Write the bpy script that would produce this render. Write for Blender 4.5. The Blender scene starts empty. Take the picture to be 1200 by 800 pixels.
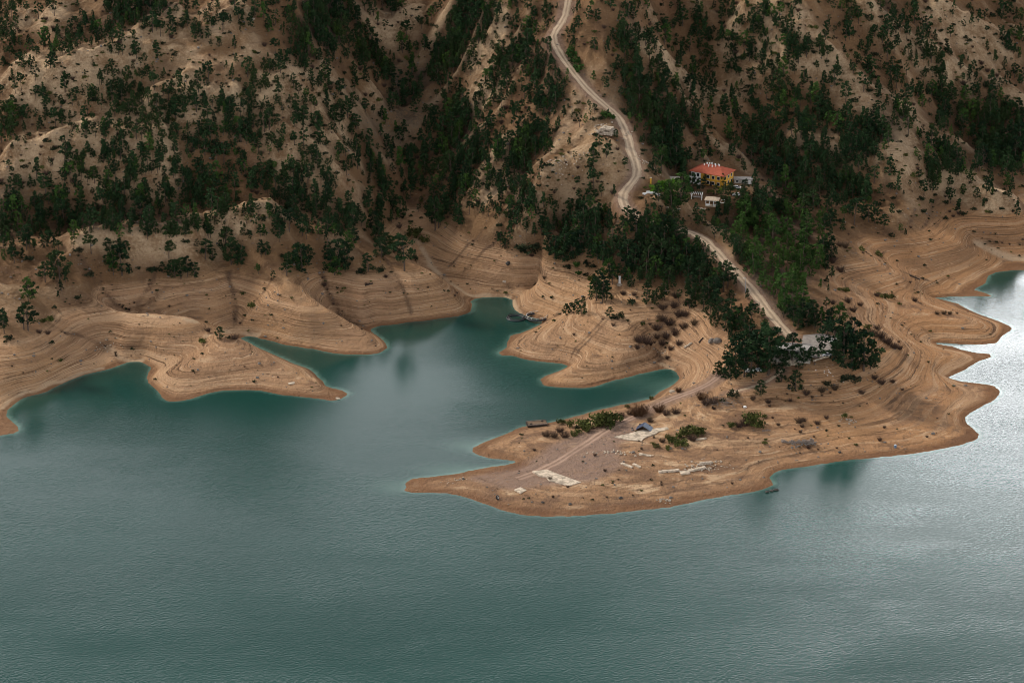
import bpy, bmesh, math, random
import numpy as np
from mathutils import Vector, Matrix

random.seed(7)
RNG = np.random.default_rng(11)
scene = bpy.context.scene
COL = scene.collection
R = math.radians

# ------------------------------------------------------------------ camera
CAM_H = 450.0
PITCH = R(21.0)
FOC = 3400.0            # focal length in photograph pixels (1200 wide)
cam_d = bpy.data.cameras.new('camera')
cam = bpy.data.objects.new('camera', cam_d)
COL.objects.link(cam)
cam.location = (0, 0, CAM_H)
cam.rotation_euler = (math.pi / 2 - PITCH, 0, 0)
cam_d.sensor_width = 36.0
cam_d.lens = 36.0 * FOC / 1200.0
cam_d.clip_start = 1.0
cam_d.clip_end = 30000.0
scene.camera = cam

CP, SP = math.cos(PITCH), math.sin(PITCH)


def ray(u, v):
    """direction through a photograph pixel (not normalised)"""
    a = (np.asarray(u, float) - 600.0) / FOC
    b = (400.0 - np.asarray(v, float)) / FOC
    return a, CP + b * SP, -SP + b * CP


def at_z(u, v, z=0.0):
    dx, dy, dz = ray(u, v)
    t = (z - CAM_H) / dz
    return dx * t, dy * t


def project(x, y, z):
    yy = y * CP - (z - CAM_H) * SP
    up = y * SP + (z - CAM_H) * CP
    return 600.0 + FOC * x / yy, 400.0 - FOC * up / yy, yy


# ------------------------------------------------------------------ noise
def _hash(ix, iy, seed):
    h = (ix.astype(np.int64) * 374761393 + iy.astype(np.int64) * 668265263 + seed * 144665) & 0xFFFFFFFF
    h = ((h ^ (h >> 13)) * 1274126177) & 0xFFFFFFFF
    h = h ^ (h >> 16)
    return (h & 0xFFFF).astype(np.float32) / 65535.0


def vnoise(x, y, seed=0):
    ix = np.floor(x); iy = np.floor(y)
    fx = (x - ix).astype(np.float32); fy = (y - iy).astype(np.float32)
    fx = fx * fx * fx * (fx * (fx * 6 - 15) + 10)
    fy = fy * fy * fy * (fy * (fy * 6 - 15) + 10)
    a = _hash(ix, iy, seed); b = _hash(ix + 1, iy, seed)
    c = _hash(ix, iy + 1, seed); d = _hash(ix + 1, iy + 1, seed)
    return (a * (1 - fx) + b * fx) * (1 - fy) + (c * (1 - fx) + d * fx) * fy


def fbm(x, y, seed=0, octv=4, gain=0.5):
    s = 0; amp = 1.0; tot = 0
    for k in range(octv):
        s = s + amp * (vnoise(x * (2.03 ** k) + 17.3 * k, y * (2.03 ** k) - 9.1 * k, seed + k) * 2 - 1)
        tot += amp; amp *= gain
    return s / tot


def ridged(x, y, seed=0, octv=3):
    s = 0; amp = 1.0; tot = 0
    for k in range(octv):
        n = vnoise(x * (2.1 ** k) + 31 * k, y * (2.1 ** k) + 7 * k, seed + 5 * k) * 2 - 1
        s = s + amp * (1 - np.abs(n) * 2.0)
        tot += amp; amp *= 0.5
    return s / tot


def sstep(a, b, x):
    t = np.clip((x - a) / (b - a), 0, 1)
    return t * t * (3 - 2 * t)


# ------------------------------------------------------------------ shoreline (traced)
SHORE = [(-1500, 500), (-700, 520), (-250, 535), (-60, 514), (0, 510), (15, 508), (22, 504), (21, 499), (7, 487), (9, 480), (17, 473), (27, 466), (51, 460),
 (67, 452), (84, 444), (111, 436), (135, 430), (145, 425.5), (158, 424), (169, 425), (177, 430), (174, 437), (172, 444), (178, 452),
 (186, 459), (190, 466), (196, 469.5), (216, 469), (243, 461), (263, 457.5), (300, 457), (334, 463), (367, 466), (389, 469),
 (400, 467), (408, 461), (401, 457), (388, 454), (381, 452), (378, 447), (372, 442), (364, 434), (344, 425.5), (320, 415), (300, 406.5),
 (287, 400), (282, 396.5), (287, 394.5), (300, 395), (334, 403.5), (367, 409), (401, 415), (428, 415), (445, 413), (453.5, 408), (448.5, 398.5),
 (437, 390), (434, 386.5), (440, 383), (469, 379), (502, 375), (536, 370), (551, 365), (553, 357), (551, 353), (556, 350), (577, 348), (593, 348),
 (601, 351), (601, 357), (603, 362.5), (610, 367.5), (622, 371), (632, 374), (636, 378), (627, 383), (610, 390), (598, 394), (595, 400), (594, 407), (584, 413),
 (588, 416), (600, 417), (620, 422), (654, 425.5), (666, 429), (657, 434), (640, 440), (633, 445), (637, 451), (661, 454), (691, 453.5), (718, 446),
 (752, 437), (775, 432.5), (785, 432), (792, 436), (797, 442), (786, 452.5), (772, 459), (765, 466), (745, 471), (711, 478), (680, 486), (654, 493),
 (641, 495), (617, 499), (609, 501), (587.5, 510.5), (566, 519), (554, 524), (553, 529), (566, 535), (587.5, 538), (606, 541), (596, 543.5),
 (566, 548), (534, 555), (509, 558), (481, 561.6), (475, 566), (476, 571), (474, 575), (482, 577), (502.5, 577), (530, 578.6), (551, 584), (577, 593.5), (598, 600),
 (619, 604), (651, 605), (700, 602.6), (740, 599), (790, 593), (826, 585), (863, 579), (885, 575), (898, 572), (907, 568), (904, 563), (901, 558.7),
 (912, 551.5), (933, 548), (968, 542.7), (1013, 537), (1067, 532), (1107, 525), (1133, 518.7), (1146, 513), (1147, 508), (1139, 501), (1131, 494), (1131, 488.5),
 (1143, 480), (1166, 468), (1172, 458), (1165, 452), (1143, 449), (1123, 446), (1111, 442.4), (1126, 435.6), (1146, 424), (1162, 418), (1160, 415),
 (1136, 412), (1116, 406), (1096, 402.5), (1096, 401), (1136, 403.6), (1168, 402), (1173, 394), (1186, 385), (1170, 376.6), (1143, 366.4),
 (1123, 356.3), (1102.5, 350.5), (1094, 348.7), (1120, 347.5), (1162, 347), (1150, 342), (1141, 339), (1155, 332), (1158, 323), (1167, 319), (1200, 316),
 (1260, 312), (1330, 318), (1450, 325), (1800, 300), (2600, 250)]


def catmull(pts, step):
    pts = np.array(pts, float)
    out = []
    for i in range(len(pts) - 1):
        p0 = pts[max(i - 1, 0)]; p1 = pts[i]; p2 = pts[i + 1]; p3 = pts[min(i + 2, len(pts) - 1)]
        L = np.hypot(*(p2 - p1))
        n = max(1, int(L / step))
        # centripetal-ish: limit tangents by the segment length
        m1 = (p2 - p0) * 0.5; m2 = (p3 - p1) * 0.5
        for m in (m1, m2):
            l = np.hypot(*m)
            if l > L: m *= L / l
        for k in range(n):
            t = k / n
            h00 = 2 * t**3 - 3 * t**2 + 1; h10 = t**3 - 2 * t**2 + t
            h01 = -2 * t**3 + 3 * t**2; h11 = t**3 - t**2
            out.append(h00 * p1 + h10 * m1 + h01 * p2 + h11 * m2)
    out.append(pts[-1])
    return np.array(out)


_s = catmull(SHORE, 5.0)
_j = fbm(_s[:, 0] / 9.0, _s[:, 1] / 5.0, 91, 2) * 0.9
_s[:, 1] += _j * ((_s[:, 0] > -50) & (_s[:, 0] < 1250))
shx, shy = at_z(_s[:, 0], _s[:, 1], 0.0)
SHORE_W = np.stack([shx, shy], 1)

# ------------------------------------------------------------------ terrain control points (pixel u, v, height)
CTRL = """
0 440 8;0 395 17;30 388 18;40 430 8.5;60 362 18;60 420 9;85 420 5.5;105 398 8;125 407 3.5;72 388 14;69 375 16;
75 360 17.5;111 352 17.5;140 357 16;200 371 13.5;230 377 12;245 391 8.3;258 391 9.3;266 393 10;277 398 9.5;300 412 6.5;340 432 3.7;375 450 1.6;
230 430 6;190 440 3;270 430 5.2;300 440 2.8;150 390 9.5;180 400 7.5;170 414 3;205 418 3.5;232 402 7.2;335 452 1.5;
118 339 17;135 351 14;148 364 11.5;200 365 8.5;255 385 4;275 388 1.8;
190 340 16;253 307 18;230 330 16;250 350 11;220 357 9;130 320 22;170 320 20;182 340 14.5;
270 325 16;275 360 7.5;335 255 30;320 300 24;337 341 17;365 355 14;400 375 9;430 393 4.5;300 370 8;350 385 7;320 345 14;290 385 2.6;400 400 3;
370 300 22;380 335 13;400 370 4;425 383 1;
418 294 22;440 305 20;480 315 18;510 325 14;535 348 5.5;460 345 11;490 350 8;430 350 10;470 330 14;440 365 4;
505 310 7;530 330 3;548 345 1;490 285 10;480 240 18;475 200 27;480 150 40;470 100 52;460 50 66;450 0 80;
560 330 4;590 330 6;560 300 13;540 290 14;580 290 17;600 270 24;560 265 22;620 310 13;615 340 4;
630 333 4.5;655 313 9;701 290 22;670 310 17;644 328 11;615 358 3;660 340 10;640 360 4.5;690 330 14;
665 362 6;690 350 11;700 362 11.5;720 340 14.5;740 350 15;680 385 8;640 400 4.5;620 410 2;620 395 2.5;730 385 11;750 400 8;
705 408 6;680 420 4;660 440 2;740 415 5.5;730 430 3;775 428 1;770 405 4;780 380 9;790 355 15;800 330 20;
800 400 7;830 395 13;810 425 3;850 370 19;840 420 9;800 440 1.2;
840 300 27;865 330 24;890 355 22;915 385 20;930 400 19.5;965 400 19;985 410 18;1000 430 14;
1040 400 14;1060 420 9;1100 432 3;1000 460 9;1060 460 5;1120 460 2.6;900 460 9;950 450 12;930 430 16.5;880 440 14.5;850 450 10.5;830 460 7;
800 470 5;780 480 4;760 490 3.6;720 500 2.6;700 490 1.6;650 505 1.8;620 510 1.6;590 522 1.3;640 530 1.8;700 530 3;750 520 3.8;800 510 4.6;
850 500 5.6;900 490 6.5;950 490 6.2;1000 490 5.2;1050 500 3.2;1100 500 1.9;1110 480 2;800 550 2.8;750 560 2.3;700 570 2.1;650 570 2.1;600 565 1.8;
550 566 1.4;510 568 .9;850 545 2.6;900 530 3;950 520 2.8;1000 515 2.2;880 560 1.3;650 590 1;
1080 365 6.5;1120 378 5;1150 385 3.2;1050 368 7.5;1040 355 8.5;1090 390 2.6;1030 380 10;1010 370 13;1000 355 15;1130 420 2.5;1100 415 4;1060 405 9;1080 405 5;
961 284 22;1018 307 15;1069 331 7;1110 342 1.6;1000 330 12;1040 345 8;1038 255 22;1089 274 15;1136 292 8;1152 310 2.5;
1010 280 17;1060 308 9;1120 332 1.6;1080 300 10.5;1120 310 5.5;1170 303 1.5;1200 298 2;1155 288 4.5;1150 255 14;1100 230 19;1190 245 17;1200 270 9;1120 262 14;
1022 178 40;1075 190 33;1119 206 25;1165 225 19;1200 238 16;
1000 100 60;1100 100 50;1200 100 41;1100 150 38;1200 150 30;1200 200 21;1000 0 90;1100 0 75;1200 0 62;950 150 48;1000 150 48;
900 250 27;950 240 26;880 180 38;850 120 52;820 60 70;800 0 90;760 50 84;800 100 62;850 150 45;900 100 62;900 50 78;900 0 95;980 220 28;
690 0 108;670 60 88;690 100 76;720 140 64;740 180 54;745 210 48;740 245 42;780 220 42;835 215 38;860 225 36;800 270 32;700 200 51;660 190 50;650 240 38;690 250 38;
700 270 31;640 270 30;600 200 40;580 150 52;600 100 68;620 50 84;600 0 98;550 100 60;540 50 75;540 0 92;560 220 32;530 180 38;520 240 22;
400 250 29;400 200 42;420 150 50;400 100 66;380 50 84;350 0 104;330 200 45;300 150 62;300 100 77;300 50 92;250 0 106;200 50 90;200 0 104;
75 285 30;150 279 30;230 272 31;280 258 32;150 258 28;100 240 32;200 240 33;250 230 37;0 300 27;0 240 33;0 200 45;100 200 46;200 200 47;
100 150 60;0 150 58;200 150 62;0 100 72;100 100 76;200 100 77;0 50 84;100 50 90;0 0 96;100 0 100;
0 340 23;50 330 23;40 300 27;100 320 24;200 300 25;280 280 28
"""
ctrl = [tuple(map(float, s.split())) for s in CTRL.replace('\n', '').split(';') if s.strip()]
extra = []
for v, z in ((440, 9), (395, 17), (340, 24), (300, 28), (240, 36), (200, 45), (150, 58), (100, 72), (50, 84), (0, 96)):
    extra += [(-120, v, z), (-260, v, z + 2)]
for v, z in ((298, 3), (270, 9), (238, 15), (200, 19), (150, 26), (100, 35), (50, 45), (0, 55)):
    extra += [(1320, v, z), (1460, v, z)]
for u in range(-260, 1470, 120):
    zt = float(np.interp(u, [-260, 0, 250, 350, 450, 600, 690, 800, 1000, 1200, 1460], [98, 96, 106, 104, 80, 98, 108, 90, 90, 62, 54]))
    extra += [(u, -70, zt + 20), (u, -150, zt + 40)]
ctrl = np.array(ctrl + extra)
cx, cy = at_z(ctrl[:, 0], ctrl[:, 1], ctrl[:, 2])
sel = np.arange(0, len(SHORE_W), 3)
_in = (_s[sel, 0] > -270) & (_s[sel, 0] < 1470)
sel = sel[_in]
PX = np.concatenate([cx, SHORE_W[sel, 0]]); PY = np.concatenate([cy, SHORE_W[sel, 1]])
PZ = np.concatenate([ctrl[:, 2], np.zeros(len(sel))])
SC = 100.0


def tps_fit(px, py, pz, lam):
    n = len(px)
    x = px / SC; y = (py - 1300) / SC
    r2 = (x[:, None] - x[None]) ** 2 + (y[:, None] - y[None]) ** 2
    K = 0.5 * r2 * np.log(r2 + 1e-12)
    K[np.arange(n), np.arange(n)] += lam
    P = np.stack([np.ones(n), x, y], 1)
    A = np.zeros((n + 3, n + 3)); A[:n, :n] = K; A[:n, n:] = P; A[n:, :n] = P.T
    b = np.zeros(n + 3); b[:n] = pz
    return x, y, np.linalg.solve(A, b)


def tps_eval(model, gx, gy):
    x, y, w = model
    qx = gx / SC; qy = (gy - 1300) / SC
    out = w[-3] + w[-2] * qx + w[-1] * qy
    for i in range(len(x)):
        r2 = (qx - x[i]) ** 2 + (qy - y[i]) ** 2
        out += w[i] * 0.5 * r2 * np.log(r2 + 1e-12)
    return out


TPS = tps_fit(PX, PY, PZ, 0.0004)

# ------------------------------------------------------------------ the terrain grid
X0, X1, Y0, Y1, DS = -345.0, 345.0, 955.0, 1800.0, 0.85
gx = np.arange(X0, X1, DS); gy = np.arange(Y0, Y1, DS)
# coarse evaluation, then Catmull-Rom up-sampling
CS = 4.0
ccx = np.arange(X0 - 3 * CS, X1 + 3 * CS, CS); ccy = np.arange(Y0 - 3 * CS, Y1 + 3 * CS, CS)
CG = tps_eval(TPS, *np.meshgrid(ccx, ccy, indexing='ij'))


def crm(q, c0, n):
    M = np.zeros((len(q), n))
    f = (q - c0) / CS; i = np.floor(f).astype(int); t = f - i
    w = [(-t + 2 * t**2 - t**3) / 2, (2 - 5 * t**2 + 3 * t**3) / 2, (t + 4 * t**2 - 3 * t**3) / 2, (-t**2 + t**3) / 2]
    for k in range(4):
        M[np.arange(len(q)), np.clip(i + k - 1, 0, n - 1)] += w[k]
    return M


ZB = crm(gx, ccx[0], len(ccx)) @ CG @ crm(gy, ccy[0], len(ccy)).T
GX, GY = np.meshgrid(gx, gy, indexing='ij')


def poly_dist(poly, far):
    """distance to a world polyline, and parameter index of the nearest point, cut off at far"""
    D = np.full(ZB.shape, far, np.float32); T = np.zeros(ZB.shape, np.float32)
    for k in range(len(poly) - 1):
        a = poly[k]; b = poly[k + 1]
        i0 = int((min(a[0], b[0]) - far - X0) / DS); i1 = int((max(a[0], b[0]) + far - X0) / DS) + 2
        j0 = int((min(a[1], b[1]) - far - Y0) / DS); j1 = int((max(a[1], b[1]) + far - Y0) / DS) + 2
        i0 = max(i0, 0); j0 = max(j0, 0); i1 = min(i1, len(gx)); j1 = min(j1, len(gy))
        if i0 >= i1 or j0 >= j1: continue
        sx = GX[i0:i1, j0:j1]; sy = GY[i0:i1, j0:j1]
        ex, ey = b[0] - a[0], b[1] - a[1]
        L2 = ex * ex + ey * ey + 1e-9
        t = np.clip(((sx - a[0]) * ex + (sy - a[1]) * ey) / L2, 0, 1)
        d = np.hypot(sx - a[0] - t * ex, sy - a[1] - t * ey)
        m = d < D[i0:i1, j0:j1]
        D[i0:i1, j0:j1][m] = d[m]; T[i0:i1, j0:j1][m] = (k + t)[m]
    return D, T


def inside(poly):
    I = np.zeros(ZB.shape, bool)
    n = len(poly)
    for k in range(n):
        a = poly[k]; b = poly[(k + 1) % n]
        lo, hi = min(a[1], b[1]), max(a[1], b[1])
        j = np.nonzero((gy >= lo) & (gy < hi))[0]
        if len(j) == 0: continue
        xc = a[0] + (gy[j] - a[1]) / (b[1] - a[1]) * (b[0] - a[0])
        I[:, j] ^= gx[:, None] > xc[None]
    return I


DSH, _ = poly_dist(SHORE_W, 30.0)
LAND = inside(np.concatenate([SHORE_W, [[3000, 6000], [-3000, 6000]]]))

# crest and gully lines traced in the photograph: (points, amplitude m, half width m)
CREST = [
 ([(0, 90), (28, 84), (78, 75), (125, 66), (169, 40), (219, 6)], 5, 16),
 ([(0, 24), (40, 14), (90, 5)], 4, 14),
 ([(20, 118), (60, 100), (110, 108), (130, 95)], 3, 10),
 ([(0, 176), (60, 172), (110, 163), (160, 160), (200, 140)], 5, 14),
 ([(110, 222), (150, 210), (190, 192), (215, 178)], 4, 12),
 ([(165, 130), (200, 112), (240, 116), (290, 108)], 4, 12),
 ([(75, 286), (110, 281), (150, 279), (190, 276), (230, 271), (280, 258), (335, 243)], 4, 14),
 ([(230, 50), (262, 20), (300, 10)], 4, 13),
 ([(300, 112), (325, 98), (350, 92), (380, 100), (410, 125)], 5, 13),
 ([(310, 140), (350, 135), (375, 140), (400, 160), (430, 190)], 4, 12),
 ([(315, 160), (350, 170), (380, 195), (405, 222)], 4, 10),
 ([(310, 180), (335, 190), (365, 220), (390, 245)], 4, 10),
 ([(440, 45), (470, 25), (500, 0)], 5, 15),
 ([(545, 60), (570, 40), (600, 8)], 5, 14),
 ([(545, 120), (575, 100), (600, 85)], 4, 12),
 ([(555, 190), (585, 172), (605, 150)], 4, 12),
 ([(550, 235), (590, 205), (615, 190)], 4, 12),
 ([(735, 35), (760, 55), (790, 80), (810, 95), (850, 115), (875, 125)], 4, 12),
 ([(860, 0), (900, 28), (959, 59), (1009, 100), (1050, 128), (1081, 147)], 6, 15),
 ([(1003, 0), (1040, 22), (1087, 59), (1119, 78), (1144, 81)], 5, 14),
 ([(1087, 6), (1119, 25), (1160, 45), (1200, 60)], 5, 14),
 ([(1022, 178), (1075, 190), (1119, 206), (1165, 225), (1200, 240)], 5, 14),
 ([(905, 160), (940, 163), (985, 170), (1022, 178)], 3, 12),
 ([(253, 305), (240, 325), (250, 345)], 1.5, 12),
 ([(337, 300), (337, 341), (365, 356), (400, 375)], 2.0, 12),
 ([(200, 371), (230, 377)], 1.0, 10),
 ([(1038, 255), (1089, 274), (1136, 292)], 2.0, 12),
 ([(961, 284), (1018, 307), (1069, 331)], 2.0, 12),
 ([(701, 290), (670, 310), (644, 328)], 1.5, 10),
 ([(118, 300), (118, 339), (148, 364)], -3.40, 9),
 ([(182, 315), (182, 340), (160, 352), (148, 364)], -3.40, 9),
 ([(272, 290), (275, 340), (276, 380)], -2.55, 8),
 ([(375, 310), (385, 345), (402, 372), (425, 383)], -3.40, 9),
 ([(450, 295), (470, 330), (482, 362)], -1.53, 4),
 ([(125, 407), (105, 398), (72, 388)], -1.70, 7),
 ([(790, 370), (778, 400), (775, 425)], -2.04, 8),
 ([(640, 376), (665, 362), (690, 350)], -1.19, 4),
 ([(640, 420), (672, 395), (705, 375)], -0.59, 2.0),
]


class Field:
    def __init__(self, Z): self.Z = Z

    def h(self, x, y):
        fx = np.clip((np.asarray(x, float) - X0) / DS, 0, len(gx) - 1.001); fy = np.clip((np.asarray(y, float) - Y0) / DS, 0, len(gy) - 1.001)
        i = fx.astype(int); j = fy.astype(int); a = fx - i; b = fy - j
        Z = self.Z
        return (Z[i, j] * (1 - a) + Z[i + 1, j] * a) * (1 - b) + (Z[i, j + 1] * (1 - a) + Z[i + 1, j + 1] * a) * b

    def hit(self, u, v, off=0.0):
        """first point where the pixel rays meet the terrain raised by off"""
        u = np.atleast_1d(np.asarray(u, float)); v = np.atleast_1d(np.asarray(v, float))
        dx, dy, dz = ray(u, v)
        t = 955.0 / dy
        done = np.zeros(len(u), bool)
        for step in range(900):
            x = dx * t; y = dy * t; z = CAM_H + dz * t
            below = z <= np.maximum(self.h(x, y), 0 if off == 0 else -99) + off
            done |= below
            if done.all(): break
            t = np.where(done, t, t + 1.0)
        lo = t - 1.0; hi = t.copy()
        for _ in range(12):
            m = (lo + hi) / 2
            b = CAM_H + dz * m <= np.maximum(self.h(dx * m, dy * m), 0) + off
            hi = np.where(b, m, hi); lo = np.where(b, lo, m)
        return dx * hi, dy * hi


base = Field(ZB.copy())
add = np.zeros(ZB.shape)
for pts, amp, w in CREST:
    pp = catmull(pts, 12.0)
    wx, wy = base.hit(pp[:, 0], pp[:, 1], max(amp, 0) * (1.6 if amp >= 3 else 0.8))
    D, T = poly_dist(np.stack([wx, wy], 1), w * 1.6)
    k = np.clip(1 - D / (w * 1.6), 0, 1)
    prof = (0.55 * k + 0.45 * k * k * k) * (1.85 if amp >= 3 else 1.0) if amp > 0 else k * k
    fade = np.minimum(1, np.minimum(T + 0.4, len(pp) - 0.6 - T) / 2.0)
    add += amp * prof * np.clip(fade, 0.15, 1)
Z = ZB + add
HW = 17.0
up = sstep(HW - 1.0, HW + 9.0, ZB)
# eroded slopes: gullies running down, roughened
wx_ = GX + 9 * fbm(GX / 40, GY / 40, 3, 2); wy_ = GY + 9 * fbm(GX / 40, GY / 40, 4, 2)
U0, V0, _ = project(GX, GY, ZB)
rg = np.zeros(ZB.shape); wsum = np.zeros(ZB.shape) + 1e-6
for (uc, uw, dx_, dy_, sd_) in ((60, 130, 0.95, 0.32, 21), (230, 90, 0.97, 0.22, 22), (370, 70, 0.80, -0.60, 23), (560, 75, -0.80, -0.60, 24), (700, 70, -0.5, -0.86, 25), (850, 110, 0.60, -0.80, 26), (1110, 150, 0.68, -0.73, 27)):
    w_ = np.exp(-((U0 - uc) / uw) ** 2) ** 1.5
    rg += w_ * ridged((-wx_ * dy_ + wy_ * dx_) / 25.0, (wx_ * dx_ + wy_ * dy_) / 85.0, sd_, 3); wsum += w_
rg /= wsum
Z += up * (np.sign(rg) * np.abs(rg) ** 1.15 * 6.8 + ridged(wx_ / 16, wy_ / 20, 29, 2) * 1.3 + fbm(GX / 9, GY / 9, 8, 3) * 0.9)
# fine rills running down the fall line: noise stretched along the slope direction of the smooth base
gzx, gzy = np.gradient(ZB, DS)
for _ in range(3):
    gzx[1:-1, 1:-1] = (gzx[:-2, 1:-1] + gzx[2:, 1:-1] + gzx[1:-1, :-2] + gzx[1:-1, 2:]) / 4
    gzy[1:-1, 1:-1] = (gzy[:-2, 1:-1] + gzy[2:, 1:-1] + gzy[1:-1, :-2] + gzy[1:-1, 2:]) / 4
rill = np.zeros(ZB.shape)
for k_, ang in enumerate(np.arange(0, np.pi, np.pi / 8)):
    ca, sa = math.cos(ang), math.sin(ang)
    al = (gzx * ca + gzy * sa) / (np.hypot(gzx, gzy) + 1e-6)
    wgt = np.clip((np.abs(al) - 0.80) / 0.2, 0, 1)
    rill += wgt * ridged((GX * -sa + GY * ca) / 5.5 + 1.2 * fbm(GX / 14, GY / 14, 70 + k_, 1), (GX * ca + GY * sa) / 30.0, 61 + k_, 2)
Z += up * rill * 0.8
low = 1 - up
Z += low * (fbm(GX / 26, GY / 26, 33, 2) * 0.2 * sstep(1.0, 6.0, ZB) + rill * 0.10 * sstep(2.5, 8, ZB))
# strand lines left by the falling water level
ph = Z * 1.05 + fbm(GX / 60, GY / 60, 5, 2) * 0.2
terr = (np.sin(2 * np.pi * ph) * 0.6 + np.sin(2 * np.pi * ph * 2.37 + 1.0) * 0.4)
Z += terr * 0.19 * low * sstep(0.5, 2.0, ZB)
Z += fbm(GX / 2.6, GY / 2.6, 41, 2) * (0.10 + 0.10 * up)
# shore profile
w = sstep(0.5, 9.0, DSH)
zl = np.minimum(0.02 + DSH * 0.42, np.maximum(Z, 0.03 + 0.05 * DSH))
ZL = (1 - w) * zl + w * np.maximum(Z, 0.25 + 0.02 * DSH)
ZW = -0.02 - DSH * 0.16 - sstep(8, 30, DSH) * 6
Z = np.where(LAND, ZL, ZW)
T0 = Field(Z)

# ------------------------------------------------------------------ roads cut into the terrain
ROAD_A = [(667, -14), (666, 8), (660, 28), (649, 41), (640, 51), (642, 58), (652, 64), (664, 73), (676, 87), (679, 99), (690, 109), (705, 121), (724, 133),
          (733, 149), (736, 168), (745, 187), (754, 204), (747, 216), (730, 225), (720, 237), (722, 249), (742, 257), (774, 261), (800, 268), (816, 278), (835, 293),
          (851, 306), (867, 324), (883, 342), (900, 364), (920, 389), (932, 398)]
ROAD_B = [(846, 438), (832, 453), (808, 463), (786, 470), (766, 477), (750, 487), (722, 499), (698, 513), (676, 526), (655, 541), (632, 553), (600, 563)]
ROAD_C = [(917, 441), (892, 450), (866, 458), (846, 462)]


def road_line(px, step=4.0):
    pp = catmull(px, 8.0)
    x, y = T0.hit(pp[:, 0], pp[:, 1])
    P = np.stack([x, y], 1)
    for _ in range(6):
        P[1:-1] = 0.25 * P[:-2] + 0.5 * P[1:-1] + 0.25 * P[2:]
    seg = np.hypot(*np.diff(P, axis=0).T); s = np.concatenate([[0], np.cumsum(seg)])
    q = np.arange(0, s[-1], step)
    P = np.stack([np.interp(q, s, P[:, 0]), np.interp(q, s, P[:, 1])], 1)
    z = T0.h(P[:, 0], P[:, 1])
    for _ in range(30):
        z[1:-1] = 0.25 * z[:-2] + 0.5 * z[1:-1] + 0.25 * z[2:]
    return P, z


ROADS = []
for px, hw in ((ROAD_A, 2.7), (ROAD_B, 3.0), (ROAD_C, 1.2)):
    P, rz = road_line(px)
    D, T = poly_dist(P, hw + 6)
    zi = np.interp(T.ravel(), np.arange(len(rz)), rz).reshape(T.shape)
    k = 1 - sstep(hw + 0.6, hw + 5.5, D)
    Z = Z * (1 - k) + zi * k
    ROADS.append((P, rz, hw))
# level platforms: (pixel, radius m, target offset)
PADS = [((838, 219), 15), ((940, 408), 13), ((834, 238), 5), ((745, 508), 11)]
for (pu, pv), rad in PADS:
    x, y = T0.hit(pu, pv); zc = float(np.median(Field(Z).h(x + np.array([0, 4, -4, 0, 0]), y + np.array([0, 0, 0, 4, -4]))))
    D = np.hypot(GX - x, GY - y)
    k = 1 - sstep(rad * 0.8, rad * 2.0, D)
    Z = Z * (1 - k) + zc * k
TER = Field(Z)
print('terrain', Z.shape, Z.min(), Z.max())

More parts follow.
